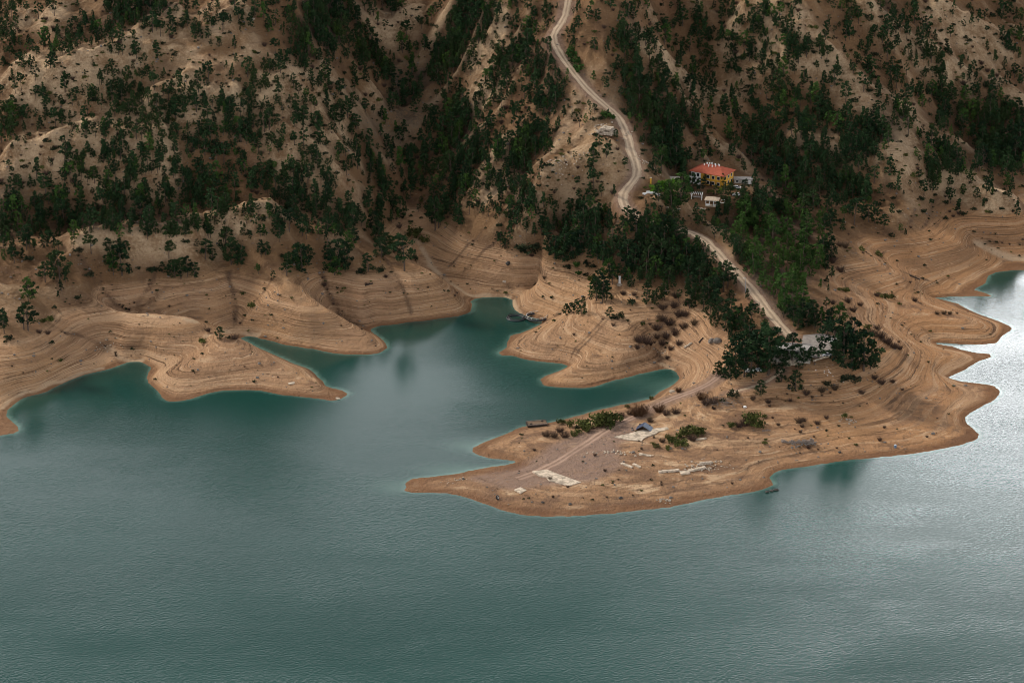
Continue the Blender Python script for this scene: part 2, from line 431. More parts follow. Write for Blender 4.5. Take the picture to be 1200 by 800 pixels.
# ------------------------------------------------------------------ tree density, 25 px cells read off the photograph (tenths covered)
DENS = """
5 2 4 5 4 7 8 8 5 4 4 4 4 4 8 8 6 5 6 1 2 7 8 4 4 5 4 3 1 5 3 2 4 5 4 4 3 4 3 3 2 6 4 2 3 4 3 4
5 2 5 6 6 6 4 4 2 6 3 4 2 5 7 8 5 3 4 1 5 7 6 2 6 5 4 1 1 6 5 4 3 4 4 6 3 4 3 3 2 4 5 5 3 3 4 4
4 3 5 3 4 3 3 2 3 2 1 2 4 5 6 6 6 7 5 4 7 7 2 6 7 6 4 1 2 6 3 3 3 3 4 5 4 4 3 3 4 3 4 5 4 4 4 5
1 2 2 3 1 5 4 2 2 4 1 3 5 2 3 4 4 3 7 8 6 4 4 6 5 6 6 4 4 6 5 4 4 3 4 3 4 3 3 4 4 5 3 4 3 4 5 5
3 1 3 3 3 5 5 3 5 3 3 3 2 3 3 4 5 3 7 7 5 5 4 4 4 6 6 4 6 7 5 5 4 2 3 4 4 4 5 3 4 5 4 5 5 6 4 4
4 3 4 3 4 4 5 5 3 3 5 5 4 4 4 4 5 6 7 7 6 8 6 2 4 6 5 4 4 5 7 6 6 3 3 4 5 5 6 5 5 7 6 4 6 6 7 7
4 2 2 2 3 4 4 3 4 5 4 5 3 3 4 3 5 6 6 5 6 7 6 3 7 7 4 2 3 4 6 7 4 3 4 6 6 6 5 5 7 7 5 4 5 5 8 8
3 2 3 5 3 4 5 4 4 3 3 3 3 2 5 3 4 5 5 6 5 6 6 6 7 3 2 5 4 4 6 7 6 6 6 6 6 6 6 6 4 3 5 6 7 8 8 8
6 6 4 5 4 5 5 3 6 6 4 3 5 5 3 5 4 5 4 5 5 7 5 6 7 1 1 5 4 1 4 6 3 2 2 6 7 7 6 6 4 2 3 6 2 2 2 2
7 5 5 4 4 6 5 4 5 6 6 4 5 6 5 5 5 4 3 3 6 4 3 5 7 5 3 6 4 0 2 5 2 2 4 6 6 6 5 5 2 1 0 1 1 0 1 1
8 8 7 7 8 8 8 8 8 5 2 1 2 4 5 7 7 4 1 1 2 2 0 1 2 4 8 8 5 4 8 8 6 5 8 8 8 8 6 1 0 0 0 0 0 0 0 0
5 2 1 0 0 0 0 0 0 0 0 0 0 0 0 0 0 0 0 0 0 0 0 0 0 0 7 8 6 8 8 8 6 3 7 8 9 8 3 0 0 0 0 0 0 0 0 0
0 0 0 0 0 0 0 0 0 0 0 0 0 0 0 0 0 0 0 0 0 0 0 0 0 0 0 0 3 7 8 8 7 4 3 9 9 9 3 0 0 0 0 0 0 0 0 0
0 0 0 0 0 0 0 0 0 0 0 0 0 0 0 0 0 0 0 0 0 0 0 0 0 0 0 0 0 1 1 3 3 2 1 7 9 8 1 0 0 0 0 0 0 0 0 0
0 0 0 0 0 0 0 0 0 0 0 0 0 0 0 0 0 0 0 0 0 0 0 0 0 0 0 0 0 0 0 0 0 0 2 3 8 8 1 0 0 0 0 0 0 0 0 0
0 0 0 0 0 0 0 0 0 0 0 0 0 0 0 0 0 0 0 0 0 0 0 0 0 0 0 0 0 0 0 0 0 0 2 3 2 2 2 0 0 0 0 0 0 0 0 0
0 0 0 0 0 0 0 0 0 0 0 0 0 0 0 0 0 0 0 0 0 0 0 0 0 0 0 0 0 0 0 0 0 0 1 1 0 0 0 0 0 0 0 0 0 0 0 0
0 0 0 0 0 0 0 0 0 0 0 0 0 0 0 0 0 0 0 0 0 0 0 0 0 0 0 0 0 0 0 0 0 0 0 0 0 0 0 0 0 0 0 0 0 0 0 0
"""
DEN = np.array([[float(c) for c in l.split()] for l in DENS.strip().split('\n')]) / 10.0


def den_at(u, v):
    c = np.clip(np.asarray(u) / 25.0 - 0.5, 0, 46.99); r = np.clip(np.asarray(v) / 25.0 - 0.5, 0, 16.99)
    i = r.astype(int); j = c.astype(int); a = r - i; b = c - j
    return (DEN[i, j] * (1 - a) + DEN[i + 1, j] * a) * (1 - b) + (DEN[i, j + 1] * (1 - a) + DEN[i + 1, j + 1] * a) * b


# ------------------------------------------------------------------ node helpers
class NT:
    def __init__(self, name):
        self.m = bpy.data.materials.new(name); self.m.use_nodes = True
        self.t = self.m.node_tree; self.t.nodes.clear()
        self.out = self.t.nodes.new('ShaderNodeOutputMaterial')
        self.b = self.t.nodes.new('ShaderNodeBsdfPrincipled')
        self.t.links.new(self.b.outputs[0], self.out.inputs['Surface'])
        self.geo = None

    def n(self, kind, **kw):
        x = self.t.nodes.new('ShaderNode' + kind)
        for k, v in kw.items():
            setattr(x, k, v)
        return x

    def put(self, sock, v):
        if isinstance(v, bpy.types.NodeSocket): self.t.links.new(v, sock)
        elif v is not None:
            if isinstance(v, (tuple, list)) and len(v) == 3 and sock.type == 'RGBA': v = (*v, 1)
            sock.default_value = v

    def pos(self):
        if not self.geo: self.geo = self.n('NewGeometry')
        return self.geo.outputs['Position']

    def math(self, op, a, b=None, c=None, clamp=False):
        x = self.n('Math', operation=op, use_clamp=clamp)
        self.put(x.inputs[0], a); self.put(x.inputs[1], b)
        if c is not None: self.put(x.inputs[2], c)
        return x.outputs[0]

    def mix(self, f, a, b, blend='MIX'):
        x = self.n('Mix', data_type='RGBA', blend_type=blend)
        self.put(x.inputs[0], f); self.put(x.inputs[6], a); self.put(x.inputs[7], b)
        return x.outputs[2]

    def noise(self, vec, scale, detail=3, rough=0.5, dist=0):
        x = self.n('TexNoise')
        self.put(x.inputs['Vector'], vec); x.inputs['Scale'].default_value = scale
        x.inputs['Detail'].default_value = detail; x.inputs['Roughness'].default_value = rough
        x.inputs['Distortion'].default_value = dist
        return x.outputs['Fac']

    def scaled(self, vec, s):
        x = self.n('VectorMath', operation='MULTIPLY'); self.put(x.inputs[0], vec); x.inputs[1].default_value = s
        return x.outputs[0]

    def ramp(self, f, lo, hi, smooth=True):
        x = self.n('MapRange', interpolation_type='SMOOTHSTEP' if smooth else 'LINEAR')
        self.put(x.inputs[0], f); self.put(x.inputs[1], lo); self.put(x.inputs[2], hi)
        return x.outputs[0]

    def attr(self, name):
        return self.n('Attribute', attribute_name=name).outputs

    def sep(self, vec):
        x = self.n('SeparateXYZ'); self.put(x.inputs[0], vec); return x.outputs

    def bump(self, h, strength=0.5, dist=0.2, normal=None):
        x = self.n('Bump'); self.put(x.inputs['Height'], h)
        x.inputs['Strength'].default_value = strength; x.inputs['Distance'].default_value = dist
        if normal is not None: self.put(x.inputs['Normal'], normal)
        return x.outputs[0]

    def done(self, color, rough=0.85, spec=0.2, normal=None):
        self.put(self.b.inputs['Base Color'], color); self.put(self.b.inputs['Roughness'], rough)
        self.put(self.b.inputs['Specular IOR Level'], spec)
        if normal is not None: self.put(self.b.inputs['Normal'], normal)
        return self.m


def mesh_np(name, co, faces, mat, smooth=False, attrs=None, parent=None, link=True):
    """fast mesh from numpy arrays; faces is (n,3) or (n,4)"""
    me = bpy.data.meshes.new(name)
    co = np.ascontiguousarray(co, np.float32); faces = np.ascontiguousarray(faces, np.int32)
    k = faces.shape[1]
    me.vertices.add(len(co)); me.vertices.foreach_set('co', co.ravel())
    me.loops.add(faces.size); me.loops.foreach_set('vertex_index', faces.ravel())
    me.polygons.add(len(faces)); me.polygons.foreach_set('loop_start', np.arange(0, faces.size, k, dtype=np.int32))
    if smooth: me.polygons.foreach_set('use_smooth', np.ones(len(faces), bool))
    for an, av in (attrs or {}).items():
        if av.ndim == 1:
            a = me.attributes.new(an, 'FLOAT', 'POINT'); a.data.foreach_set('value', np.ascontiguousarray(av, np.float32))
        else:
            a = me.attributes.new(an, 'FLOAT_COLOR', 'POINT'); a.data.foreach_set('color', np.ascontiguousarray(av, np.float32).ravel())
    me.update(calc_edges=True)
    if mat: me.materials.append(mat)
    o = bpy.data.objects.new(name, me)
    if link: COL.objects.link(o)
    if parent: o.parent = parent
    return o


def tag(o, label=None, cat=None, group=None, kind=None):
    if label: o['label'] = label
    if cat: o['category'] = cat
    if group: o['group'] = group
    if kind: o['kind'] = kind
    return o


# ------------------------------------------------------------------ terrain material
def terrain_mat():
    t = NT('dry_marl')
    P = t.pos(); x, y, z = t.sep(P)
    a = t.n('Attribute', attribute_name='mask')
    col = t.sep(a.outputs['Vector'])
    litter, gravel, pale = col[0], col[1], col[2]
    big = t.noise(P, 0.018, 3, 0.55)
    med = t.noise(P, 0.09, 4, 0.6)
    fine = t.noise(P, 0.8, 4, 0.65)
    grit = t.noise(P, 2.6, 2, 0.6)
    # strand lines: noise stretched so that it only varies quickly with height
    wz = t.math('ADD', z, t.math('MULTIPLY', t.noise(P, 0.05, 2), 0.35))
    cmb = t.n('CombineXYZ'); t.put(cmb.inputs[0], t.math('MULTIPLY', x, 0.012)); t.put(cmb.inputs[1], t.math('MULTIPLY', y, 0.012)); t.put(cmb.inputs[2], wz)
    st = t.noise(cmb.outputs[0], 1.9, 3, 0.6)
    st2 = t.noise(cmb.outputs[0], 4.6, 2, 0.5)
    pat2 = t.ramp(t.noise(P, 0.045, 4, 0.6), 0.36, 0.62)
    sand = t.mix(t.ramp(big, 0.38, 0.62), (0.340, 0.198, 0.108), (0.392, 0.226, 0.116))
    sand = t.mix(t.math('MULTIPLY', t.ramp(med, 0.4, 0.7), 0.4), sand, (0.25, 0.155, 0.098))
    # the east side is a rustier orange
    sand = t.mix(t.math('MULTIPLY', t.ramp(x, 60.0, 190.0), 0.6), sand, (0.375, 0.185, 0.078))
    pat = t.ramp(med, 0.25, 0.62)
    dark_line = t.math('MULTIPLY', t.math('SUBTRACT', 1.0, t.ramp(st, 0.33, 0.43)), t.math('ADD', 0.40, t.math('MULTIPLY', pat2, 0.6)))
    pale_line = t.math('MULTIPLY', t.ramp(st, 0.62, 0.71), t.math('ADD', 0.2, t.math('MULTIPLY', pat, 0.7)))
    steep = t.attr('steep')[2]
    st0 = t.noise(cmb.outputs[0], 0.62, 2, 0.5)
    sand = t.mix(t.math('MULTIPLY', t.ramp(st0, 0.52, 0.64), 0.55), sand, (0.47, 0.305, 0.18))
    sand = t.mix(t.math('MULTIPLY', t.math('SUBTRACT', 1.0, t.ramp(st0, 0.36, 0.48)), 0.55), sand, (0.225, 0.128, 0.07))
    dark_line = t.math('MULTIPLY', dark_line, t.math('ADD', 0.5, t.math('MULTIPLY', steep, 0.6)))
    pale_line = t.math('MULTIPLY', pale_line, t.math('ADD', 0.5, t.math('MULTIPLY', steep, 0.5)))
    # trampled flats: patches of grey dirt, pale sand and rusty soil
    flat = t.math('SUBTRACT', 1.0, steep)
    fp = t.noise(t.scaled(P, (0.05, 0.10, 1)), 1.0, 5, 0.62, 0.5)
    sand = t.mix(t.math('MULTIPLY', flat, t.math('MULTIPLY', t.math('SUBTRACT', 1.0, t.ramp(fp, 0.38, 0.52)), 0.85)), sand, (0.175, 0.10, 0.06))
    sand = t.mix(t.math('MULTIPLY', flat, t.math('MULTIPLY', t.ramp(fp, 0.54, 0.64), 0.8)), sand, (0.52, 0.355, 0.215))
    sand = t.mix(t.math('MULTIPLY', flat, t.math('MULTIPLY', t.ramp(t.noise(P, 0.35, 4, 0.7), 0.54, 0.66), 0.7)), sand, (0.135, 0.085, 0.056))
    sand = t.mix(dark_line, sand, (0.120, 0.066, 0.036))
    sand = t.mix(pale_line, sand, (0.56, 0.375, 0.225))
    sand = t.mix(t.math('MULTIPLY', t.math('SUBTRACT', 1.0, t.ramp(st2, 0.36, 0.44)), t.math('MULTIPLY', steep, t.math('ADD', 0.2, t.math('MULTIPLY', pat2, 0.45)))), sand, (0.120, 0.068, 0.038))
    sand = t.mix(t.math('MULTIPLY', t.ramp(st2, 0.60, 0.67), t.math('MULTIPLY', steep, 0.5)), sand, (0.54, 0.37, 0.23))
    # upper slopes
    soil = t.mix(t.ramp(big, 0.36, 0.64), (0.148, 0.083, 0.041), (0.208, 0.118, 0.058))
    soil = t.mix(t.math('MULTIPLY', t.ramp(med, 0.42, 0.68), 0.55), soil, (0.105, 0.058, 0.034))
    soil = t.mix(t.math('MULTIPLY', t.ramp(t.noise(P, 0.035, 3, 0.6, 0.6), 0.55, 0.72), 0.5), soil, (0.235, 0.118, 0.062))
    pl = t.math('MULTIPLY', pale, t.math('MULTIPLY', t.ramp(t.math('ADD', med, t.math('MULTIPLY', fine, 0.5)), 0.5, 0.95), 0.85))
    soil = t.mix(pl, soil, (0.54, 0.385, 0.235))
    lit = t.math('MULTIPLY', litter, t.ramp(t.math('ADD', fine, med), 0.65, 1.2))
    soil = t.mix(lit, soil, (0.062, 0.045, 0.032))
    zz = t.math('ADD', z, t.math('MULTIPLY', t.math('SUBTRACT', med, 0.5), 7.0))
    c = t.mix(t.ramp(zz, 14.5, 20.0), sand, soil)
    c = t.mix(t.math('MULTIPLY', gravel, t.ramp(t.math('ADD', fine, t.math('MULTIPLY', med, 0.6)), 0.35, 0.85)), c, (0.235, 0.155, 0.115))
    # wet rim at the water line
    wet = t.math('SUBTRACT', 1.0, t.ramp(t.math('ADD', z, t.math('MULTIPLY', t.math('SUBTRACT', med, 0.5), 0.3)), 0.25, 1.05))
    c = t.mix(t.math('MULTIPLY', wet, 0.75), c, (0.15, 0.072, 0.035))
    c = t.mix(t.math('MULTIPLY', t.attr('gully')[2], t.math('MULTIPLY', t.ramp(t.math('ADD', fine, med), 0.65, 1.1), 0.85)), c, (0.105, 0.062, 0.038))
    c = t.mix(t.math('MULTIPLY', t.attr('wash')[2], 0.8), c, (0.50, 0.36, 0.23))
    c = t.mix(t.ramp(grit, 0.62, 0.72), c, t.mix(0.5, c, (0.06, 0.04, 0.03)))
    c = t.mix(t.math('MULTIPLY', t.ramp(fine, 0.62, 0.75), 0.35), c, (0.5, 0.39, 0.28))
    h = t.math('ADD', t.math('MULTIPLY', st, 0.9), t.math('ADD', t.math('MULTIPLY', fine, 0.8), t.math('MULTIPLY', grit, 0.25)))
    h = t.math('ADD', h, t.math('MULTIPLY', t.noise(P, 0.25, 5, 0.7), 2.2))
    nb = t.bump(h, 1.0, 0.9)
    return t.done(c, 0.93, 0.12, nb)


def skirt(a, b, d0, n, g):
    v = []; d = d0
    for _ in range(n):
        v.append(d); d *= g
    return np.cumsum(v)


sk = skirt(0, 0, 6.0, 26, 1.32)
ex = np.concatenate([gx[0] - sk[::-1], gx, gx[-1] + sk]); ey = np.concatenate([gy[0] - sk[::-1], gy, gy[-1] + sk])
n1 = len(sk)
ZE = np.pad(Z, n1, mode='edge')
EX, EY = np.meshgrid(ex, ey, indexing='ij')
outd = np.maximum(np.maximum(np.abs(EX) - 345, 0), np.maximum(EY - gy[-1], 0))
hillw = sstep(0, 400, outd) * sstep(1150, 1500, EY)
ZE = ZE + hillw * (fbm(EX / 300, EY / 300, 9, 4) * 60) + np.minimum(np.maximum(EY - gy[-1], 0) * 0.12, 60)
ZE[:, :n1] = np.minimum(ZE[:, :n1], -8)
land_side = EY > 1290
ZE = np.where((np.abs(EX) > 346) & ~land_side, np.minimum(ZE, -3), ZE)

# masks
U, V, _d = project(GX, GY, Z)
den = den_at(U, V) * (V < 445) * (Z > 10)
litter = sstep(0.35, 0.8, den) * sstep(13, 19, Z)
lap = np.zeros_like(Z)
Zs = Z.copy()
for _ in range(4):
    Zs[1:-1, 1:-1] = (Zs[:-2, 1:-1] + Zs[2:, 1:-1] + Zs[1:-1, :-2] + Zs[1:-1, 2:]) / 4
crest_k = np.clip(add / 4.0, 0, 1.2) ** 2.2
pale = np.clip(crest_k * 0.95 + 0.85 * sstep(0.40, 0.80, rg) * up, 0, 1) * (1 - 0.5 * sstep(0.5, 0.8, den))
gravel = np.zeros_like(Z)


def blob(mask_poly, soft):
    pw = np.stack(T0.hit([p[0] for p in mask_poly], [p[1] for p in mask_poly]), 1)
    I = inside(pw); D, _ = poly_dist(np.concatenate([pw, pw[:1]]), soft)
    return np.where(I, 1.0, 1 - D / soft)


g1 = blob([(655, 522), (700, 505), (730, 498), (745, 505), (715, 520), (720, 545), (690, 560), (640, 565), (600, 570), (560, 560), (600, 548), (635, 538)], 6.0)
gravel = np.maximum(gravel, sstep(0, 1, g1) * 1.0)
for (P_, rz_, hw_) in ROADS:
    D, _ = poly_dist(P_, 7)
    gravel = np.maximum(gravel, (1 - sstep(hw_, hw_ + 3, D)) * 0.7)
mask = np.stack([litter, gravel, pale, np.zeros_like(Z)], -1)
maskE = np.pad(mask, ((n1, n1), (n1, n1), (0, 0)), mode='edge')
# dark lines along the rills, tracks and banks and pale washed stream beds, traced in the photograph
GUL = [([(90, 295), (104, 318), (117, 338), (148, 364)], 1.3), ([(119, 304), (116, 322), (117, 338)], 1.5), ([(182, 315), (170, 346), (148, 364)], 1.2), ([(125, 407), (105, 398), (72, 388)], 1.2),
       ([(140, 425), (125, 407)], 1.4), ([(268, 320), (275, 360), (277, 384)], 1.4), ([(280, 381), (300, 352), (318, 328)], 0.9), ([(375, 320), (388, 348), (402, 372), (425, 383)], 1.6),
       ([(447, 296), (458, 313), (468, 330), (476, 350), (483, 363)], 1.3), ([(527, 312), (545, 292), (567, 268)], 0.9), ([(545, 317), (565, 297), (583, 279)], 0.9), ([(640, 376), (665, 362), (692, 348)], 1.2),
       ([(668, 416), (690, 392), (706, 374)], 0.8), ([(673, 417), (694, 394), (710, 376)], 0.8), ([(704, 372), (735, 378), (760, 395), (775, 424)], 1.0), ([(792, 372), (782, 395), (776, 424)], 2.2),
       ([(1082, 268), (1090, 250), (1098, 230)], 0.9), ([(1066, 264), (1072, 244)], 0.9), ([(1135, 288), (1165, 285), (1200, 283)], 1.6), ([(1010, 293), (1045, 313), (1085, 328), (1100, 333)], 1.1),
       ([(975, 527), (930, 533), (900, 537), (882, 545), (868, 558), (845, 565), (800, 573), (762, 582)], 0.7), ([(560, 560), (600, 575), (640, 586), (700, 590), (760, 588)], 0.6), ([(700, 568), (740, 574), (800, 563)], 0.5),
       ([(1045, 372), (1062, 385), (1080, 398)], 0.9), ([(1050, 368), (1075, 382), (1092, 392)], 0.8), ([(200, 380), (170, 395), (150, 405)], 0.7), ([(560, 348), (600, 336), (640, 322)], 0.7), ([(60, 300), (66, 330), (75, 352)], 1.0)]
WASH = [([(505, 312), (525, 330), (548, 345), (575, 346), (598, 349), (603, 362)], 1.8), ([(488, 280), (498, 300), (505, 312)], 1.5), ([(258, 388), (280, 390), (300, 394)], 2.0), ([(125, 407), (140, 420), (165, 424)], 1.6),
        ([(775, 426), (790, 433)], 1.4), ([(1150, 290), (1175, 300), (1200, 303)], 4.0), ([(0, 478), (25, 462), (70, 446), (120, 430)], 1.0), ([(230, 377), (205, 372)], 2.0), ([(600, 352), (606, 366), (622, 372)], 1.3)]


def lines(L):
    out = np.zeros_like(Z)
    for pts, w in L:
        pp = catmull(pts, 6.0); x_, y_ = T0.hit(pp[:, 0], pp[:, 1])
        q_ = np.arange(len(x_)) * 6.0
        x_ = x_ + fbm(q_ / 13 + w * 9, q_ * 0, 3, 3) * 2.0; y_ = y_ + fbm(q_ / 13, q_ * 0 + w, 4, 3) * 2.0
        D, _ = poly_dist(np.stack([x_, y_], 1), w * 2.2 + 1)
        ww = w * (0.7 + 0.6 * vnoise(GX / 4, GY / 4, 55))
        brk = 0.45 + 0.55 * sstep(0.25, 0.6, vnoise(GX / 6, GY / 6, 58))
        out = np.maximum(out, (1 - sstep(ww * 0.2, ww * 1.0 + 0.25, D)) * brk)
    return out


gul = lines(GUL); wash = lines(WASH)
_gx, _gy = np.gradient(ZB, DS)
stp = sstep(0.09, 0.24, np.hypot(_gx, _gy))
PE = lambda A: np.pad(A, n1, mode='edge').ravel()
nx, ny = len(ex), len(ey)
idx = np.arange(nx * ny).reshape(nx, ny)
F = np.stack([idx[:-1, :-1], idx[1:, :-1], idx[1:, 1:], idx[:-1, 1:]], -1).reshape(-1, 4)
co = np.stack([EX, EY, ZE], -1).reshape(-1, 3)
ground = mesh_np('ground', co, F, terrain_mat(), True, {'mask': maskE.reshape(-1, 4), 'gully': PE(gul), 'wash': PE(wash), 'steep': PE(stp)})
tag(ground, kind='structure')

# ------------------------------------------------------------------ water
def water_mat():
    t = NT('lake_water')
    P = t.pos()
    sh = t.attr('pale_water')[2]
    big = t.noise(t.scaled(P, (0.006, 0.011, 1)), 1.0, 3, 0.5)
    deep = t.mix(t.ramp(big, 0.35, 0.65), (0.006, 0.040, 0.031), (0.009, 0.048, 0.038))
    c = t.mix(sh, deep, (0.16, 0.27, 0.22))
    # wind ripples, with calmer and rougher patches
    patch = t.ramp(t.noise(t.scaled(P, (0.009, 0.016, 1)), 1.0, 3, 0.55), 0.36, 0.64)
    rot = t.n('VectorRotate', rotation_type='Z_AXIS'); t.put(rot.inputs['Vector'], P); rot.inputs['Angle'].default_value = R(24)
    r1 = t.noise(t.scaled(rot.outputs[0], (0.75, 1.6, 1)), 1.0, 2, 0.55, 0.4)
    r2 = t.noise(t.scaled(P, (1.9, 2.4, 1)), 1.0, 2, 0.5, 0.3)
    h = t.math('ADD', t.math('MULTIPLY', r1, 0.55), t.math('MULTIPLY', r2, 0.07))
    h = t.math('MULTIPLY', h, t.math('ADD', 0.05, t.math('MULTIPLY', patch, 0.10)))
    calm = t.math('SUBTRACT', 1.0, t.math('MULTIPLY', t.attr('lee')[2], 0.9))
    h = t.math('MULTIPLY', h, calm)
    nb = t.bump(h, 1.0, 1.0)
    t.done(c, 0.15, 0.5, nb)
    t.b.inputs['IOR'].default_value = 1.333
    return t.m


wxs = np.concatenate([gx[0] - sk[::-1], np.arange(X0, X1, 1.3), gx[-1] + sk]); wys = np.concatenate([gy[0] - sk[::-1], np.arange(Y0, 1420, 1.3), 1420 + sk[:16]])
WX, WY = np.meshgrid(wxs, wys, indexing='ij')
fi = np.clip(((WX - X0) / DS), 0, len(gx) - 1).astype(int); fj = np.clip(((WY - Y0) / DS), 0, len(gy) - 1).astype(int)
dw = np.where(LAND, 0, DSH)[fi, fj]
dw = np.where((WY < Y0), 30, dw)
WU, WV, _ = project(WX, WY, 0 * WX)
plume = np.exp(-((WU - 455) / 28) ** 2 - ((WV - 571) / 9) ** 2) * .5 + np.exp(-((WU - 530) / 40) ** 2 - ((WV - 550) / 8) ** 2) * .55 + np.exp(-((WU - 545) / 30) ** 2 - ((WV - 522) / 8) ** 2) * .5
plume += np.exp(-((WU - 770) / 40) ** 2 - ((WV - 450) / 10) ** 2) * .6 + np.exp(-((WU - 640) / 60) ** 2 - ((WV - 428) / 9) ** 2) * .35 + np.exp(-((WU - 590) / 12) ** 2 - ((WV - 412) / 8) ** 2) * .4
pale_water = np.clip(np.exp(-dw / 0.9) * 0.55 + plume * np.exp(-dw / 12.0) * 0.6, 0, 0.95)  # paler in a thin line along the shore and in the plumes
lee = np.clip(np.exp(-((WU - 370) / 110) ** 2 - ((WV - 405) / 32) ** 2) + np.exp(-((WU - 580) / 60) ** 2 - ((WV - 362) / 20) ** 2) + np.exp(-((WU - 950) / 60) ** 2 - ((WV - 560) / 16) ** 2) + np.exp(-((WU - 285) / 50) ** 2 - ((WV - 462) / 8) ** 2), 0, 1)
lee = np.where((WV > 250) & (WY > 900), lee, 0)
pale_water = np.where((WY > 900) & (WY < 1500), pale_water, 0)
nx, ny = len(wxs), len(wys)
idx = np.arange(nx * ny).reshape(nx, ny)
F = np.stack([idx[:-1, :-1], idx[1:, :-1], idx[1:, 1:], idx[:-1, 1:]], -1).reshape(-1, 4)
water = mesh_np('water', np.stack([WX, WY, 0 * WX], -1).reshape(-1, 3), F, water_mat(), True, {'pale_water': pale_water.ravel(), 'lee': lee.ravel()})
tag(water, kind='structure')

# ------------------------------------------------------------------ roads
def road_mat(name, c0, c1):
    t = NT(name)
    P = t.pos()
    a = t.attr('lane')[2]
    n1_ = t.noise(P, 0.5, 4, 0.65); n2_ = t.noise(P, 2.5, 3, 0.6); n3_ = t.noise(P, 0.06, 2)
    c = t.mix(t.ramp(n1_, 0.35, 0.65), c0, c1)
    rut = t.math('ABSOLUTE', t.math('SUBTRACT', t.math('ABSOLUTE', a), 0.42))
    rutm = t.math('SUBTRACT', 1.0, t.ramp(t.math('ADD', rut, t.math('MULTIPLY', t.math('SUBTRACT', n1_, 0.5), 0.25)), 0.08, 0.24))
    c = t.mix(t.math('MULTIPLY', t.math('SUBTRACT', 1.0, t.ramp(t.math('ADD', t.math('ABSOLUTE', a), t.math('MULTIPLY', t.math('SUBTRACT', n1_, 0.5), 0.6)), 0.05, 0.25)), 0.45), c, tuple(k * 0.62 for k in c0))
    c = t.mix(t.math('MULTIPLY', rutm, 0.6), c, tuple(min(1, k * 1.35) for k in c1))
    c = t.mix(t.ramp(n2_, 0.58, 0.7), c, tuple(k * 0.6 for k in c0))
    c = t.mix(t.math('MULTIPLY', t.ramp(n3_, 0.45, 0.65), 0.3), c, tuple(k * 0.75 for k in c0))
    return t.done(c, 0.95, 0.1, t.bump(t.math('ADD', n2_, n1_), 0.6, 0.25))


def road_mesh(name, P, hw, mat):
    P = np.stack([np.interp(np.arange(0, len(P) - 1, 1 / 3), np.arange(len(P)), P[:, i]) for i in (0, 1)], 1)
    d = np.gradient(P, axis=0); d /= np.hypot(d[:, 0], d[:, 1])[:, None]
    nrm = np.stack([-d[:, 1], d[:, 0]], 1)
    q = np.linspace(-1, 1, 9)
    s_ = np.arange(len(P)) * 1.3
    tp = np.clip(0.72 + 0.28 * np.arange(len(P)) / (0.45 * len(P)), 0, 1.0)
    rl = (1 + 0.34 * fbm(s_ / 7.0, s_ * 0, 12, 4, 0.7)) * tp; rr = (1 + 0.34 * fbm(s_ / 7.0, s_ * 0 + 9, 13, 4, 0.7)) * tp
    k_ = np.where(q[None] < 0, rl[:, None], rr[:, None])
    X = P[:, None, 0] + nrm[:, None, 0] * q[None] * hw * k_; Y = P[:, None, 1] + nrm[:, None, 1] * q[None] * hw * k_
    zz = TER.h(X, Y) + 0.14 - 0.22 * (np.abs(q)[None] ** 4)
    n, m = X.shape
    idx = np.arange(n * m).reshape(n, m)
    F = np.stack([idx[:-1, :-1], idx[1:, :-1], idx[1:, 1:], idx[:-1, 1:]], -1).reshape(-1, 4)[:, ::-1]
    lane = np.broadcast_to(q[None], X.shape)
    o = mesh_np(name, np.stack([X, Y, zz], -1).reshape(-1, 3), F, mat, True, {'lane': lane.ravel()})
    tag(o, kind='structure')
    return o


gm = road_mat('pale_gravel', (0.34, 0.25, 0.17), (0.42, 0.32, 0.225))
road_mesh('gravel_road', ROADS[0][0], 2.6, gm)
road_mesh('dirt_track', ROADS[1][0], 2.5, road_mat('packed_dirt', (0.255, 0.165, 0.118), (0.31, 0.21, 0.155)))
road_mesh('foot_path', ROADS[2][0], 1.0, gm)

# ================================================================== VEGETATION
def leaf_mat(name, dark, lite, warm, rnd=0.6):
    t = NT(name)
    tone = t.attr('tone')[2]
    oi = t.n('ObjectInfo')
    f = t.math('ADD', tone, t.math('MULTIPLY', t.math('SUBTRACT', oi.outputs['Random'], 0.5), rnd), clamp=True)
    c = t.mix(f, dark, lite)
    c = t.mix(t.ramp(t.noise(t.pos(), 0.045, 2), 0.48, 0.7), c, t.mix(0.45, c, warm))
    m = t.done(c, 0.85, 0.04)
    return m


def bark_mat(name, c0, c1):
    t = NT(name)
    return t.done(t.mix(t.noise(t.pos(), 2.5, 3), c0, c1), 0.95, 0.1)


M_PINE = leaf_mat('pine_needles', (0.007, 0.018, 0.010), (0.028, 0.056, 0.021), (0.040, 0.056, 0.016))
M_YOUNG = leaf_mat('young_pine_needles', (0.013, 0.034, 0.010), (0.055, 0.108, 0.025), (0.066, 0.108, 0.022))
M_BRIGHT = leaf_mat('fresh_leaves', (0.05, 0.12, 0.015), (0.13, 0.27, 0.03), (0.14, 0.24, 0.03))
M_BUSH = leaf_mat('scrub_leaves', (0.012, 0.018, 0.011), (0.040, 0.052, 0.024), (0.05, 0.045, 0.025))
M_OLIVE = leaf_mat('olive_scrub_leaves', (0.035, 0.042, 0.014), (0.105, 0.115, 0.032), (0.11, 0.085, 0.03))
M_DRY = leaf_mat('dry_scrub_twigs', (0.050, 0.033, 0.027), (0.105, 0.068, 0.050), (0.10, 0.075, 0.04))
M_RUST = leaf_mat('rusty_scrub_twigs', (0.045, 0.024, 0.015), (0.12, 0.065, 0.036), (0.12, 0.085, 0.03))
M_BARK = bark_mat('pine_bark', (0.055, 0.040, 0.032), (0.13, 0.095, 0.072))


def unit(n, g):
    v = g.normal(size=(n, 3)); return v / np.linalg.norm(v, axis=1)[:, None]


